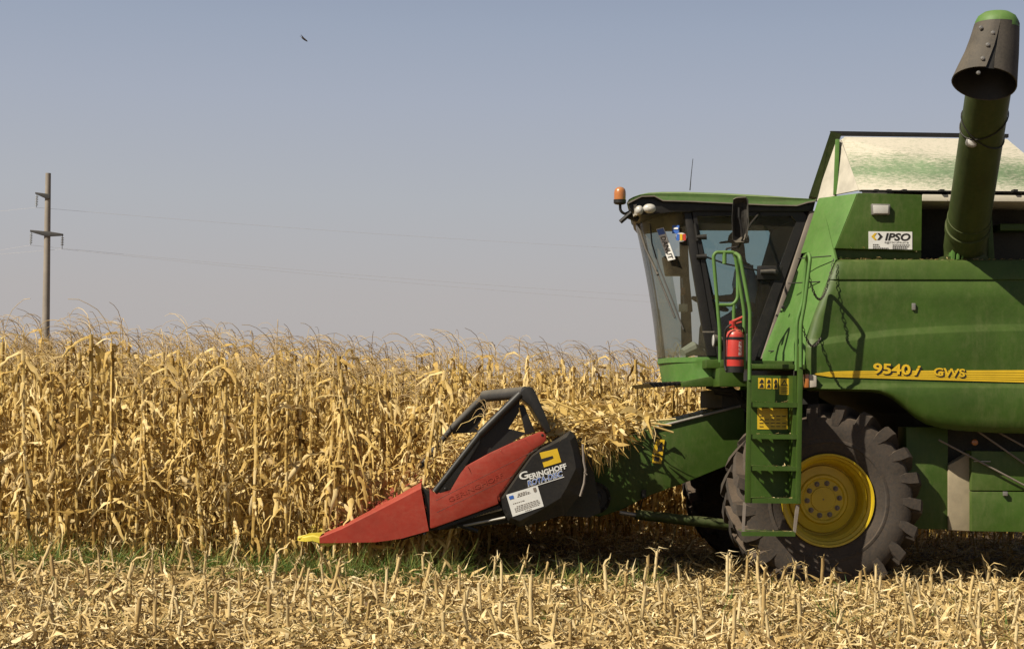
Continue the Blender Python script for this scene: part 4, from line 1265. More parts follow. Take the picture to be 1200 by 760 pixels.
m = MB(); m.px([(797, 255), (805, 255), (812, 416), (800, 416)], YF - .18, YF - .08); gp(m, 'corner_console', LINER, cab, bevel=.01)
m = MB(); m.px([(796, 356), (806, 356), (806, 365), (796, 365)], 1.9, 1.96); gp(m, 'display', CHALK, cab, bevel=.006)
m = MB(); m.px([(798, 337), (803, 337), (803, 345), (798, 345)], 2.15, 2.2); gp(m, 'indicator', AMBER, cab, bevel=.006)
m = MB(); m.pipe([P(800, 414, 1.2), P(812, 408, 1.25), P(824, 413, 1.3)], [.05, .07, .04], 10); gp(m, 'white_rag', CHALK, cab)
# mirror
m = MB()
def oval(d, k):
    cx, cy = 867.5, 258
    base = [(859, 233), (863, 231), (874, 230.5), (877, 234), (877.5, 262), (876, 278), (872, 284), (862, 285), (858.5, 282), (857.5, 255)]
    return [P(cx + (x - cx) * k, cy + (y - cy) * k, d) for x, y in base]
m.rings([oval(.30, .75), oval(.24, .97), oval(.26, 1.0), oval(.30, 1.0)], True, True)
mir = gp(m, 'mirror', RUBBER, cab, ang=45)
m = MB(); m.pipe([P(866, 255, .22), P(866, 243, .215)], .012, 8); m.pipe([P(865.5, 250, .22), P(871, 278, .23), P(866, 289, .3), P(852, 291, .4), P(849, 298, .4)], .010, 8); m.pipe([P(868, 284, .3), P(880, 262, .6), P(890, 250, .78)], .012, 8); gp(m, 'mirror_arm', BLACK, mir)

# ---- access platform, ladder and rails
plat = empty('access_ladder', parent=combine)
LN, LF, LG = -.44, -.20, .02
m = MB(); m.px([(872, 426), (944, 427), (944, 432.5), (872, 431.5)], LF + .01, .62); m.px([(845, 421.5), (941, 423), (941, 431), (845, 430)], LF + .1, LF + .14); gp(m, 'platform', GREEN, plat, bevel=.005)
m = MB(); m.px([(873.5, 438), (880.5, 438), (877.5, 600), (872.5, 600)] if False else [(877.5, 405), (881, 405), (880, 589), (873.5, 589)], LN, LN + .05); m.px([(935.8, 405), (941.5, 405), (938.5, 590), (932.8, 590)], LN, LN + .05); gp(m, 'ladder_rail', GREEN, plat, bevel=.006)
m = MB(); m.slab([(881, 439.5, LN + .24), (933.5, 440, LN + .24), (933, 587, LN + .24), (880, 586, LN + .24)], (0, .012, 0)); bp_ = gp(m, 'back_plate', GREEN, plat)
m = MB()
for x in (929,): m.slab([(x, 440, LN + .05), (x + 4.5, 440, LN + .05), (x + 4, 586, LN + .05), (x, 586, LN + .05)] if x > 900 else [(x, 440, LN + .045), (x + 1.5, 440, LN + .045), (x + 1.2, 586, LN + .045), (x - .3, 586, LN + .045)], (0, .19, 0))
gp(m, 'side_plate', GREEN, plat)
def tread(name, y0, y1, xl, xr):
    m = MB()
    m.px([(xl, y0), (xr, y0 + .6), (xr, y1 + .6), (xl, y1)], LN + .01, LN + .03)
    z = P(900, y0, LN).z; x0, x1 = P(xl, y0, LN).x, P(xr, y0, LN).x
    nx, ny = 8, 4; ya, yb = LN + .03, LN + .235
    for i in range(nx):
        for j in range(ny):
            ax0, ax1 = x0 + (x1 - x0) * i / nx, x0 + (x1 - x0) * (i + 1) / nx; b0, b1 = ya + (yb - ya) * j / ny, ya + (yb - ya) * (j + 1) / ny
            cx, cy, rx, ry = (ax0 + ax1) / 2, (b0 + b1) / 2, (ax1 - ax0) * .36, (b1 - b0) * .33
            if (i + j) % 2 == 0:
                m.add([(ax0, b0, z), (ax1, b0, z), (ax1, b1, z), (ax0, b1, z), (cx - rx, cy, z), (cx, cy - ry, z), (cx + rx, cy, z), (cx, cy + ry, z)], [(0, 1, 5), (0, 5, 4), (1, 2, 6), (1, 6, 5), (2, 3, 7), (2, 7, 6), (3, 0, 4), (3, 4, 7)])
            else: m.add([(ax0, b0, z), (ax1, b0, z), (ax1, b1, z), (ax0, b1, z)], [(0, 1, 2, 3)])
    return gp(m, name, GREEN, plat, smooth=False)
for y0, y1, xl, xr in ((471, 476.5, 880, 934), (508.5, 513.8, 879.5, 934), (546, 551, 879, 933.5), (583.5, 589, 878.5, 933)): tread('step', y0, y1, xl, xr)
tread('step', 622.5, 627.5, 869.5, 932)
m = MB(); m.slab([(871, 588, LN + .02), (874.5, 588, LN + .02), (872.5, 624, LN + .02), (869.3, 624, LN + .02)], (0, .012, 0)); gp(m, 'step_strap', GREY, plat); m = MB(); m.slab([(933, 591, LN + .02), (937, 591, LN + .02), (932.5, 625, LN + .02), (930, 622, LN + .02), (931.5, 606, LN + .02)], (0, .03, 0)); gp(m, 'step_strap', GREY, plat)
m = MB()
for x0, x1, y0, y1 in ((888.5, 896, 442.5, 455), (897.5, 904, 442.8, 455.3), (905.8, 911.8, 443, 455.6), (913.3, 925, 443, 462)): m.slab([(x0, y0, LN + .236), (x1, y0 + .2, LN + .236), (x1, y1 + .2, LN + .236), (x0, y1, LN + .236)], (0, .003, 0))
wl2 = gp(m, 'warning_label', STICKER_Y, bp_)
for x0, x1 in ((889.7, 895), (898.6, 903), (906.8, 911)):
    m = MB()
    for y0, y1 in ((444, 448.5), (449.3, 454)): m.slab([(x0, y1, LN + .233), (x1, y1, LN + .233), (x1 - .8, y0 + 1, LN + .233), ((x0 + x1) / 2, y0, LN + .233)], (0, .002, 0))
    gp(m, 'pictogram', BLACK_INK, wl2)
m = MB(); m.slab([(915, 451.5, LN + .233), (923.3, 451.7, LN + .233), (919.2, 444.6, LN + .233)], (0, .002, 0))
for y in (453.5, 455.5, 457.5, 459.5): m.slab([(915.5, y, LN + .233), (923, y, LN + .233), (923, y + .7, LN + .233), (915.5, y + .7, LN + .233)], (0, .002, 0))
gp(m, 'pictogram', BLACK_INK, wl2)
m = MB(); m.slab([(916.8, 450.5, LN + .231), (921.6, 450.6, LN + .231), (919.2, 446.4, LN + .231)], (0, .001, 0)); gp(m, 'pictogram', STICKER_Y, wl2)
m = MB(); m.slab([(887.5, 478, LN + .236), (923, 478.5, LN + .236), (923, 503, LN + .236), (887.5, 502.5, LN + .236)], (0, .003, 0)); wl3 = gp(m, 'instruction_board', STICKER_Y, bp_)
m = MB()
for i in range(5):
    for j in range(4):
        if random.random() < .8: x = 890 + i * 6.6; y = 487 + j * 4; m.slab([(x, y, LN + .233), (x + 4.6, y, LN + .233), (x + 4.6, y + .8, LN + .233), (x, y + .8, LN + .233)], (0, .002, 0))
gp(m, 'print', BLACK_INK, wl3)
# handrails
r = .017
m = MB()
m.smooth_pipe([P(878.5, 445, LN), P(879, 364, LN), P(867, 300, LN), P(861, 296, LN + .2), P(872, 364, LF), P(872, 432, LF)], r, 10, .05)
gp(m, 'handrail', GREEN_LIT_DUSTY, plat, ang=60)
m = MB()
m.smooth_pipe([P(843.8, 424, LG), P(843.5, 389, LG), P(836, 300, LG), P(839, 295.5, LG), P(861, 295.5, LG), P(864.6, 304, LG), P(864.6, 350, LG), P(859, 357.2, LG), P(842, 357.2, LG)], r, 10, .06)
m.pipe([P(860, 357, LG), P(860, 378, LG), P(860, 424, LG)], r, 10); m.pipe([P(849, 296, LG), P(849, 309, LG)], .02, 10)
gp(m, 'guard_rail', GREEN_LIT_DUSTY, plat, ang=60)
m = MB()
m.smooth_pipe([P(938.5, 430, LN), P(938.5, 380, LN), P(943, 356, LN), P(949.5, 303, LN), P(947.5, 296.5, LN + .06), P(945, 303, LF + .02), P(940.5, 354, LF + .02), P(934, 376, LF + .02), P(933, 434, LF + .02)], r, 10, .05)
gp(m, 'handrail', GREEN_LIT_DUSTY, plat, ang=60)
# chain from the rail to the body
m = MB()
def chain(a, b, sag, n):
    for i in range(n):
        t = (i + .5) / n; q = a.lerp(b, t); q.z -= 4 * sag * t * (1 - t)
        t2 = min(1, t + .02); q2 = a.lerp(b, t2); q2.z -= 4 * sag * t2 * (1 - t2); dv = (q2 - q).normalized()
        s1, s2 = frame_of(dv); s_ = s1 if i % 2 else s2
        L_ = (b - a).length / n * .75 + .004
        m.pipe([q + dv * L_ * math.cos(g_) + s_ * .011 * math.sin(g_) for g_ in np.linspace(0, 6.2832, 9)], .0038, 4, caps=False)
chain(P(948, 322, LN), P(977, 302, .0), .30, 30); chain(P(940, 380, LN), P(961, 396, -.06), .13, 18)
gp(m, 'safety_chain', IRON, plat)
m = MB(); m.px([(943.5, 438), (948, 438), (948, 454), (943.5, 454)], -.14, -.04); ml = gp(m, 'marker_lamp', AMBER, combine, bevel=.008)
m = MB(); m.px([(948.2, 438), (957, 440), (957, 453), (948.2, 454)], -.13, -.03); gp(m, 'lamp_housing', CHALK, ml, bevel=.008)
m = MB(); m.px([(872.3, 392), (876, 391), (875.5, 446), (872, 446)], LF + .1, LF + .13); gp(m, 'grey_bar', STEEL, plat)
wlq = P(842, 399, .2); m = MB(); m.pipe([wlq + Vector((.03, 0, 0)), wlq + Vector((-.05, -.01, 0))], [.04, .062], 18); m.pipe([P(824, 389, .6), P(838, 389, .3)], .01, 6); wk = gp(m, 'work_lamp', RUBBER, plat)
m = MB(); m.pipe([wlq + Vector((-.051, -.01, 0)), wlq + Vector((-.056, -.01, 0))], [.055, .05], 18); gp(m, 'lens', LENS, wk)

# ------------------------------------------------------------------ fire extinguisher (hangs on the rail)
fe0 = P(861, 436, -.19); few = to_world(fe0)
fe = empty('fire_extinguisher', few, MR, label='red fire extinguisher with black hose strapped to the rail beside the cab door', cat='fire extinguisher')
def fq(px_, py_, d=-.12): return P(px_, py_, d - .07) - fe0
s = 15.81 / F_PX; zt = lambda y: fq(861, y).z
m = MB(); m.lathe([(.03, zt(436)), (10.2 * s, zt(435)), (10.4 * s, zt(430)), (10.4 * s, zt(393)), (9.2 * s, zt(389)), (6 * s, zt(386.5)), (3 * s, zt(385.5)), (3 * s, zt(382))], (0, 0, 0), 28, axis='z'); gp(m, 'cylinder', RED_EXT, fe, ang=50)
m = MB(); m.lathe([(10.7 * s, zt(436.3)), (10.7 * s, zt(429))], (0, 0, 0), 28, axis='z'); gp(m, 'base_ring', BLACK, fe)
m = MB(); m.pipe([fq(858, 384), fq(858, 376)], .028, 10); m.pipe([fq(858, 377), fq(871, 371)], [.016, .012], 8); m.pipe([fq(858, 380), fq(869, 377)], .009, 8); gp(m, 'valve_handle', RED_EXT, fe)
m = MB(); m.smooth_pipe([fq(857, 380, -.2), fq(851, 384, -.2), fq(849.2, 394, -.16), fq(849.4, 428, -.14), fq(851, 434, -.16)], .011, 8, .04); m.smooth_pipe([fq(862, 382, -.2), fq(871, 383, -.18), fq(872.5, 395, -.12), fq(872, 420, -.1)], .008, 8, .05); gp(m, 'hose', BLACK, fe)
for y in (396.5, 419.5):
    m = MB(); m.lathe([(10.5 * s, zt(y + 1.6)), (10.9 * s, zt(y + 1.4)), (10.9 * s, zt(y - 1.4)), (10.5 * s, zt(y - 1.6))], (0, 0, 0), 28, axis='z'); gp(m, 'strap', BLACK, fe)
cu = bpy.data.curves.new('lettering', 'FONT'); cu.body = 'STINGATOR'; cu.offset = .02; cu.resolution_u = 2
ob = bpy.data.objects.new('lettering', cu); COL.objects.link(ob); bpy.context.view_layer.update()
me = bpy.data.meshes.new_from_object(ob.evaluated_get(bpy.context.evaluated_depsgraph_get())); bpy.data.objects.remove(ob)
co = np.array([v.co[:] for v in me.vertices]); mn, mx = co.min(0), co.max(0)
for i, v in enumerate(me.vertices):
    t = (co[i] - mn) / np.maximum(mx - mn, 1e-6); a = -1.35 + (1 - t[1]) * .42 - .0
    v.co = (math.cos(a) * 10.62 * s, math.sin(a) * 10.62 * s, zt(416.5) + (zt(400) - zt(416.5)) * t[0])
me.materials.append(WHITE); o = bpy.data.objects.new('lettering', me); COL.objects.link(o); o.parent = fe

# ------------------------------------------------------------------ driver
dr0 = P(878, 374, 1.66)
drv = empty('driver', to_world(dr0), MR, label='driver in dark cap and light blue shirt seated behind the wheel inside the cab', cat='person')
drv.name = 'person'
def dp(px_, py_, d): return P(px_, py_, d) - dr0
def skin_mesh(name, chains, mat, parent, levels=1):
    vs, es, rs = [], [], []; idx = {}
    def vid(p, r_):
        key = tuple(round(c, 4) for c in p)
        if key not in idx: idx[key] = len(vs); vs.append(p); rs.append(r_)
        return idx[key]
    for ch in chains:
        prev = None
        for p, r_ in ch:
            k = vid(p, r_)
            if prev is not None and prev != k: es.append((prev, k))
            prev = k
    me = bpy.data.meshes.new(name); me.from_pydata([tuple(v) for v in vs], es, [])
    o = bpy.data.objects.new(name, me); COL.objects.link(o); o.parent = parent
    md = o.modifiers.new('skin', 'SKIN'); md.use_smooth_shade = True
    if not me.skin_vertices: me.skin_vertices.new()
    for i, r_ in enumerate(rs): me.skin_vertices[0].data[i].radius = (r_, r_); me.skin_vertices[0].data[i].use_root = (i == 0)
    sub = o.modifiers.new('sub', 'SUBSURF'); sub.levels = levels; sub.render_levels = levels + 1
    me.materials.append(mat); return o
hip, waist, chest, neck0 = dp(878, 370, 1.66), dp(877, 352, 1.66), dp(873, 325, 1.66), dp(869, 309, 1.66)
hd0, hd1, hd2 = dp(866.5, 301, 1.66), dp(865, 291, 1.66), dp(865.5, 279, 1.66)
body = [[(hip, .13), (waist, .12), (chest, .135), (neck0, .06), (hd0, .062), (hd1, .088), (hd2, .075)]]
hands = []
for sgn, hx, hy in ((-1, 835, 351), (1, 836, 345)):
    d = 1.66 + sgn * .19
    sh, elb, wr = dp(871, 317, d), dp(862, 349, d + sgn * .06), dp(841, 350, 1.66 + sgn * .16)
    pm = dp(837.5, 349, 1.66 + sgn * .155)
    body.append([(chest, .135), (sh, .07), (elb, .05), (wr, .034), (pm, .036)])
    for f in range(4):
        o_ = Vector((-.012, (f - 1.5) * .019, .022)); p1 = pm + o_
        hands.append([(pm, .036), (p1, .0105), (p1 + Vector((-.030, 0, -.004)), .0095), (p1 + Vector((-.040, 0, -.028)), .0088), (p1 + Vector((-.026, 0, -.043)), .008)])
    t0 = pm + Vector((0, -sgn * .03, .01)); hands.append([(pm, .036), (t0, .012), (t0 + Vector((-.02, -sgn * .014, -.01)), .011), (t0 + Vector((-.035, -sgn * .008, -.022)), .010)])
    kn, an = dp(846, 378, 1.66 + sgn * .13), dp(838, 414, 1.66 + sgn * .12)
    body.append([(hip, .13), (dp(872, 374, 1.66 + sgn * .10), .088), (kn, .062), (an, .042), (dp(829, 418, 1.66 + sgn * .13), .035)])
body.append([(hd1, .088), (dp(857.5, 294, 1.66), .016)])           # nose
skin_mesh('body', body + hands, SKIN, drv)
shirt = [[(dp(878, 366, 1.66), .15), (waist, .15), (chest, .165), (dp(870, 312, 1.66), .085)]]
for sgn in (-1, 1): shirt.append([(chest, .165), (dp(871, 317, 1.66 + sgn * .19), .092), (dp(864, 342, 1.66 + sgn * .24), .075)])
skin_mesh('shirt', shirt, SHIRT, drv)
trs = [[(dp(880, 366, 1.66), .15), (hip, .155)]]
for sgn in (-1, 1): trs.append([(hip, .155), (dp(872, 374, 1.66 + sgn * .10), .105), (dp(846, 378, 1.66 + sgn * .13), .078), (dp(838, 411, 1.66 + sgn * .12), .056)])
skin_mesh('trousers', trs, JEANS, drv)
m = MB(); cc = dp(865.5, 282, 1.66)
m.lathe([(.108, -.02), (.112, .01), (.104, .05), (.075, .085), (.03, .102), (.004, .105)], cc, 24, axis='z')
br = [cc + Vector((-.05 - .15 * math.cos(a), .10 * math.sin(a), -.012 - .02 * math.cos(a))) for a in np.linspace(-1.5, 1.5, 12)]
m.prism(br, (0, 0, .012)); gp(m, 'cap', CAP, drv, ang=60)

# ================================================================== CORN HEADER
HN = -.52                                            # near face of the header
hd_o = P(620, 640, HN); hd_o.z = 0
header = empty('corn_header', to_world(hd_o), MR, label='red and black corn header with yellow tipped snouts mounted ahead of the combine', cat='corn header')
class HB(MB):
    def build(self, *a, **k):
        self.v = [tuple(Vector(p) - hd_o) for p in self.v]
        return super().build(*a, **k)
def shift(o):
    for v in o.data.vertices: v.co = v.co - hd_o
    return o


def snout(d0, wid, near):
    """pointed hood; d0 is its near face at the rear, the tip tapers to its centre line"""
    s = empty('snout', parent=header)
    ctr = d0 + wid / 2
    m = HB()
    base_rows = []
    # stations along the hood, each: x pixel, top y, bottom y, share of the width
    st = [(374, 626.5, 636.3, .30), (400, 616, 636.0, .42), (440, 595.8, 635, .66), (470, 580.3, 630.8, .84), (493.5, 568, 621.5, 1.0)]
    for (x, yt, yb, k) in st:
        xb = x + (9 if x > 480 else 0)
        zt_, zb_ = P(x, yt, HN), P(xb, yb, HN); hw = wid / 2 * k
        rg = []
        ridge = .055 * (.5 + k)
        for (f, dz) in ((-1, -1), (-1, 0), (-.9, .35), (-.35, .8), (-.2, .62), (0, 1.0), (.2, .62), (.35, .8), (.9, .35), (1, 0), (1, -1)):
            z = zb_.z if dz == -1 else zt_.z - .03 + ridge * .55 * dz
            xx = zb_.x if dz == -1 else zt_.x
            rg.append(Vector((xx, (d0 + wid / 2 if True else ctr) + f * hw + (0 if not near else -(wid / 2 - hw) * .75), z)))
        base_rows.append(rg)
    m.rings(base_rows, True, True)
    gp(m, 'hood', RED, s, ang=28)
    m = HB(); rows_t = [base_rows[0]]
    c0 = sum(base_rows[0], Vector()) / 11
    for (x, y, k) in ((366, 628, 1.04), (357, 629.5, .95), (348, 630.5, .55)):
        q = P(x, y, HN)
        rows_t.append([Vector((q.x, c0.y + (p.y - c0.y) * k, q.z + (p.z - c0.z) * k * .9)) for p in base_rows[0]])
    m.rings(rows_t, True, True)
    for f_ in (-.35, 0, .4):
        yv_ = c0.y + f_ * wid * .22
        m.px([(378, 623.5), (373, 631), (349, 630.5), (362, 624.5)], yv_ - .018, yv_ + .018)
    if near: m.px([(372, 633.5), (398, 636.2), (384, 640), (370, 636)], c0.y - .05, c0.y + .05)
    gp(m, 'tip', YELLOW_TIP, s, ang=28)
    m = HB(); m.px([(496, 572), (504, 576), (504, 616), (503, 619)], d0 + .03, d0 + wid - .03); gp(m, 'hinge_bracket', BLACK, s)
    return s


snout(HN, .46, True)
for k in range(1, 6): snout(HN + .02 + .755 * k, .42, False)
snout(HN + .755 * 6, .46, False)

# outer divider side (red) with bevel flange
div = [(503.5, 572), (509, 577.5), (527, 572), (538, 553), (545, 546), (575, 530), (600, 518.5), (632, 506), (637, 505.5), (640.5, 509.5), (640, 516), (636, 520), (622, 528.5), (602, 556), (583, 582.5), (584.5, 590), (560, 599.5), (530, 610.5), (509, 618), (504, 619)]
m = HB(); m.px(div, HN, HN + .16); dv = gp(m, 'divider_side', RED, header, bevel=.014)
m = HB()
for a, b in (((511, 586), (630, 526)), ((512, 600), (600, 558))): m.pipe([P(*a, HN + .001), P(*b, HN + .001)], .0022, 4)
m.lathe([(.012, .01), (.012, -.004), (.006, -.006)], P(635.5, 509.5, HN), 10)
gp(m, 'groove', BLACK, dv)
shift(text('GERINGHOFF', (526.5, 588), (590, 558.3), 5.4, RED, dv, HN - .004, bold=.0, depth=.004))
# far end divider
m = HB(); m.px(div, HN + .755 * 6 + .30, HN + .755 * 6 + .46); gp(m, 'divider_side', RED, header, bevel=.014)
# inner hoods continue behind the snouts
for k in range(1, 6):
    dd = HN + .02 + .755 * k
    m = HB(); m.px([(505, 575), (560, 545), (628, 520), (640, 560), (585, 588), (509, 616)], dd + .03, dd + .39); gp(m, 'inner_hood', RED, header, bevel=.03)

# black hub cover with bevelled facets
hub = [(586.5, 583), (604, 557), (622, 532.5), (634, 523), (645, 518.5), (669, 504.5), (674.5, 510), (679, 526), (684, 547), (683, 565), (679, 581), (661, 603), (634, 611), (609, 617), (596, 610.5), (589, 597)]
hub_in = [(590, 583.5), (607, 558.5), (624, 534.5), (636, 526), (646, 521.5), (664, 512), (668, 516), (671.5, 528), (675, 548), (664, 571), (659, 579), (657, 583), (632, 598), (609, 610), (598.5, 606), (592.5, 596)]
m = HB()
A = [P(x, y, HN - .03) for x, y in hub_in]; B = [P(x, y, HN + .035) for x, y in hub]; C_ = [Vector((p.x, HN + .34, p.z)) for p in B]
m.rings([A, B, C_], True, True); hubo = gp(m, 'drive_cover', BLACK, header, smooth=False)
DH = HN - .034
m = HB(); m.slab([(632.3, 530.2, DH), (653, 525, DH), (657.8, 541, DH), (637.5, 547.2, DH)], (0, .004, 0)); em = gp(m, 'maker_emblem', STICKER_Y, hubo)
m = HB(); m.slab([(634, 537.5, DH - .003), (647.5, 533.6, DH - .003), (648.3, 536.2, DH - .003), (642, 539, DH - .003), (635, 541, DH - .003)], (0, .002, 0)); gp(m, 'emblem_mark', BLACK_INK, em)
shift(text('ERINGHOFF', (620.8, 561.2), (664.5, 548.2), 5.9, WHITE, hubo, DH, bold=.035))
shift(text('G', (609.5, 562.4), (620, 559.4), 8.6, WHITE, hubo, DH, bold=.02))
shift(text('ROTA-DISC', (618.8, 569.7), (660.5, 557.2), 6.4, WHITE, hubo, DH, bold=.06, shear=.2))
shift(text('ROTA-DISC', (619.2, 569.3), (659.8, 557.0), 5.9, BLUE_INK, hubo, DH - .003, bold=.0, shear=.2))
m = HB(); m.slab([(619, 571.2, DH), (661, 557.9, DH), (661.2, 558.7, DH), (619.3, 572, DH)], (0, .002, 0)); gp(m, 'underline', WHITE, hubo)
m = HB(); m.slab([(593.2, 579.4, DH), (629.8, 568.2, DH), (637.2, 592.8, DH), (600.8, 605, DH)], (0, .004, 0)); sh_ = gp(m, 'document_sheet', WHITE, hubo)
def sheet(u, v): return (593.2 + 36.6 * u + 7.5 * v, 579.4 - 11.2 * u + 25.2 * v)
for v, u0, u1 in ((.10, .35, .62), (.16, .33, .7), (.22, .3, .72), (.46, .12, .5), (.62, .2, .9), (.69, .12, .92), (.76, .12, .92), (.83, .12, .9), (.92, .42, .62)):
    u = u0; m = HB()
    while u < u1:
        w_ = random.uniform(.03, .08); u2 = min(u + w_, u1)
        m.slab([(*sheet(u, v), DH - .003), (*sheet(u2, v), DH - .003), (*sheet(u2, v + .022), DH - .003), (*sheet(u, v + .022), DH - .003)], (0, .002, 0)); u = u2 + .02
    gp(m, 'print_line', GREY, sh_)
m = HB(); m.slab([(*sheet(.84, .06), DH - .003), (*sheet(.93, .06), DH - .003), (*sheet(.93, .22), DH - .003), (*sheet(.88, .27), DH - .003), (*sheet(.84, .22), DH - .003)], (0, .002, 0)); gp(m, 'seal_mark', GREY, sh_)
m = HB(); m.slab([(*sheet(.06, .10), DH - .003), (*sheet(.2, .10), DH - .003), (*sheet(.2, .25), DH - .003), (*sheet(.06, .25), DH - .003)], (0, .002, 0)); gp(m, 'flag_mark', BLUE_INK, sh_)
m = HB(); m.pipe([P(*q, HN + .02) for q in ((683, 520), (684, 540), (686, 550), (684.5, 566), (680, 581))], .012, 6); m.pipe([P(684, 553, HN), P(688, 556, HN)], .006, 5); gp(m, 'cable', GREY, header)

# black stalk guard over the divider: rails, shield, posts, cross tube
gd = empty('stalk_guard', parent=header)
m = HB()
m.pipe([P(509.5, 576, HN + .02), P(563, 508, HN + .02)], .030, 14); m.pipe([P(562, 509, HN + .02), P(610, 461.5, HN + .02)], .038, 14)
gp(m, 'rail', BLACK, gd, ang=50)
m = HB(); m.px([(511, 578), (563, 510), (609, 464), (608, 483), (596, 502), (617, 507), (600, 518), (575, 530), (545, 546), (530, 573), (517, 578.5)], HN + .05, HN + .08); gp(m, 'shield', BLACK, gd)
m = HB(); m.px([(510.5, 573.5), (516, 578), (527, 577), (535, 563), (562, 519), (563, 508)], HN + .0, HN + .05); m.lathe([(.014, .01), (.014, -.006), (.006, -.008)], P(522, 572.5, HN), 10); gp(m, 'rail_foot', BLACK, gd, bevel=.006)
m = HB(); m.px([(608, 474), (614, 474), (627, 506), (616, 509)], HN + .05, HN + .12); gp(m, 'post', BLACK, gd, bevel=.006)
cap_poly = [(611, 458), (614, 454), (619, 452.5), (624, 453.5), (627, 458), (639, 485), (646, 504), (641, 508), (634, 497), (622, 476), (612, 468)]
m = HB(); m.px(cap_poly, HN - .01, HN + .55); gp(m, 'end_hood', BLACK, gd, bevel=.012)
m = HB(); m.pipe([P(616, 459.5, HN + .2), P(568, 464.0, HN + .75)], [.055, .055], 16); gp(m, 'cross_tube', IRON, gd)
DI = HN + .75
m = HB()
m.pipe([P(567, 464.5, DI), P(529, 502.5, DI)], .034, 12); m.pipe([P(567, 469.5, DI + .02), P(531, 506, DI + .02)], .02, 10); m.pipe([P(511, 523.5, DI), P(492, 548, DI)], .032, 12); m.pipe([P(529, 502.5, DI), P(511, 523.5, DI)], .026, 12)
gp(m, 'rail', IRON, gd, ang=50)
m = HB(); m.px([(566, 467), (570, 466), (569, 486), (560, 497), (562, 506), (530, 508), (532, 500)], DI + .02, DI + .05); gp(m, 'shield', BLACK, gd)
# back frame, trough and auger
m = HB()
m.px([(632, 524), (672, 506), (690, 520), (704, 600), (690, 606), (660, 604), (612, 612), (600, 600), (640, 560)], HN + .35, HN + 4.9)
m.px([(504, 612), (584, 586), (600, 612), (560, 616), (500, 622)], HN + .2, HN + 4.9)
gp(m, 'trough', DARK, header)
for pa, pb_, rr_ in (((545, 607, HN + .1), (588, 596, HN + .05), .012), ((536, 617, HN + .1), (592, 606, HN + .05), .012), ((470, 631, HN + .1), (500, 621, HN + .1), .016), ((530, 612, HN + .1), (560, 622, HN + .1), .02), ((497, 618, HN + .02), (497.5, 626, HN + .02), .016)):
    m = HB(); m.pipe([P(*pa), P(*pb_)], rr_, 8); gp(m, 'linkage_rod', STEEL if rr_ < .015 else BLACK, header)
m = HB()
for i in range(22):
    x = 515 + i * 3.3; y = 617 - (x - 515) * .36; m.lathe([(.016, .02), (.016, -.006)], P(x, y + 1.5, HN + .03), 8)
gp(m, 'gathering_chain', BLACK, header)

# ------------------------------------------------------------------ straw lying on the header
g = np.random.default_rng(77); sb = SB()
for i in range(5200):
    t = g.random(); dd = HN + .1 + g.random() ** .8 * 4.6
    x = g.uniform(632, 772); ytop = np.interp(x, [632, 650, 690, 740, 772], [494, 481, 475, 478, 488]); ybase = np.interp(x, [632, 690, 715, 772], [512, 536, 520, 497])
    if dd < 1.05 and x > 735 and g.random() < .8: dd = g.uniform(1.05, 4.2)
    y = lerp2(ytop, ybase, g.random() ** .7)
    p = P(x, y, HN); p.y = dd
    p.z += .10 * math.sin(dd * 3) * 0
    q = g.random()
    if q < .78: sb.grid(leaf_strip(g, p, g.uniform(0, 6.28), g.uniform(.1, .42), g.uniform(.02, .07), g.normal(.1, .5), g.normal(-.5, .5), 4, 2, 1.1), np.clip(g.normal(.62, .24), 0, 1))
    elif q < .86:
        a = g.uniform(0, 6.28); e_ = g.normal(0, .35); L = g.uniform(.1, .4); dv_ = np.array([math.cos(a) * math.cos(e_), math.sin(a) * math.cos(e_), math.sin(e_)])
        sb.grid(np_tube([np.array(p), np.array(p) + dv_ * L], g.uniform(.004, .011), 5), np.clip(g.normal(.65, .2), 0, 1), True)
    else: sb.grid(leaf_strip(g, p, g.uniform(0, 6.28), g.uniform(.2, .5), g.uniform(.004, .012), g.normal(.2, .5), g.normal(-1.1, .4), 6, 2, .8), np.clip(g.normal(.6, .22), 0, 1))
for i in range(260):                                  # strands hanging between cover and feeder house
    p = P(g.uniform(684, 722), g.uniform(505, 530), HN); p.y = g.uniform(HN + .05, .9)
    sb.grid(leaf_strip(g, p, g.uniform(0, 6.28), g.uniform(.12, .34), g.uniform(.004, .012), g.uniform(-.6, .6), g.uniform(-1.6, -1.1), 6, 2, .7), np.clip(g.normal(.55, .25), 0, 1))
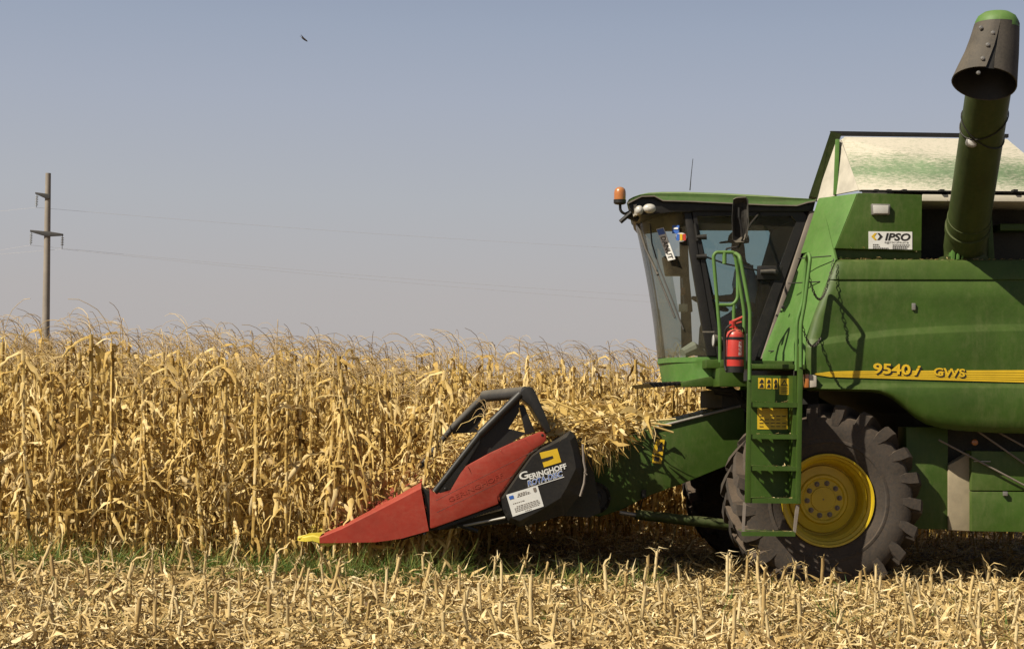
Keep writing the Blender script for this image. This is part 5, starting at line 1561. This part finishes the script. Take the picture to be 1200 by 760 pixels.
for i in range(420):                                  # leaves caught between the hoods and the guard
    p = P(g.uniform(500, 625), 0, HN); x = g.uniform(495, 628); y = np.interp(x, [495, 560, 628], [565, 528, 505]) - g.random() ** 2 * 30
    dd = g.uniform(HN + .45, HN + 4); p = P(x, y, HN); p.y = dd
    sb.grid(leaf_strip(g, p, g.uniform(0, 6.28), g.uniform(.15, .5), g.uniform(.012, .05), g.normal(.3, .6), g.normal(-.7, .6), 5, 3, 1.0), np.clip(g.normal(.6, .24), 0, 1))
V, Fq, T = sb.arrays()
V = np.array(ORG) + V[:, :1] * np.array(UX) + V[:, 1:2] * np.array(UY) + V[:, 2:3] * np.array([0, 0, 1.0])
o = bpy.data.objects.new('loose_straw', mesh_from('loose_straw', V, Fq, T, [DRY_LEAF])); COL.objects.link(o)
tag(o, 'loose dry stalks and leaves heaped on the corn header', 'straw', kind='stuff')

# chaff caught on ledges and steps
g = np.random.default_rng(91); sb = SB()
def chaff(pa, pb, da, db, n, lift=.006):
    for _ in range(n):
        t = g.random(); x, y = pa[0] + (pb[0] - pa[0]) * t, pa[1] + (pb[1] - pa[1]) * t
        p = P(x, y, da); p.y = g.uniform(da, db); p.z += lift
        sb.grid(leaf_strip(g, p, g.uniform(0, 6.28), g.uniform(.015, .09), g.uniform(.004, .014), g.normal(0, .15), g.normal(0, .2), 2, 2, .6), np.clip(g.normal(.7, .2), 0, 1))
chaff((768, 500), (866, 476), 1.02, 2.38, 260)
chaff((985, 304), (1200, 304.5), .06, .14, 130)
chaff((1083, 235), (1200, 236), .27, .5, 70)
chaff((874, 427), (942, 427.4), LF + .03, .6, 70)
for y_ in (471, 508.5, 546, 583.5, 622.5): chaff((882, y_), (932, y_ + .5), LN + .03, LN + .2, 12)
chaff((780, 448), (800, 447), .85, 1.4, 25)
chaff((975, 291.3), (1080, 294.3), .145, .195, 35)
chaff((775, 417.8), (790, 417.8), 1.4, 1.7, 12)
chaff((505, 574), (632, 506), HN + .01, HN + .13, 40, .02)
V, Fq, T = sb.arrays()
V = np.array(ORG) + V[:, :1] * np.array(UX) + V[:, 1:2] * np.array(UY) + V[:, 2:3] * np.array([0, 0, 1.0])
o = bpy.data.objects.new('chaff', mesh_from('chaff', V, Fq, T, [LITTER])); COL.objects.link(o)
tag(o, 'small bits of dry leaf caught on the ledges of the harvester', 'chaff', kind='stuff')
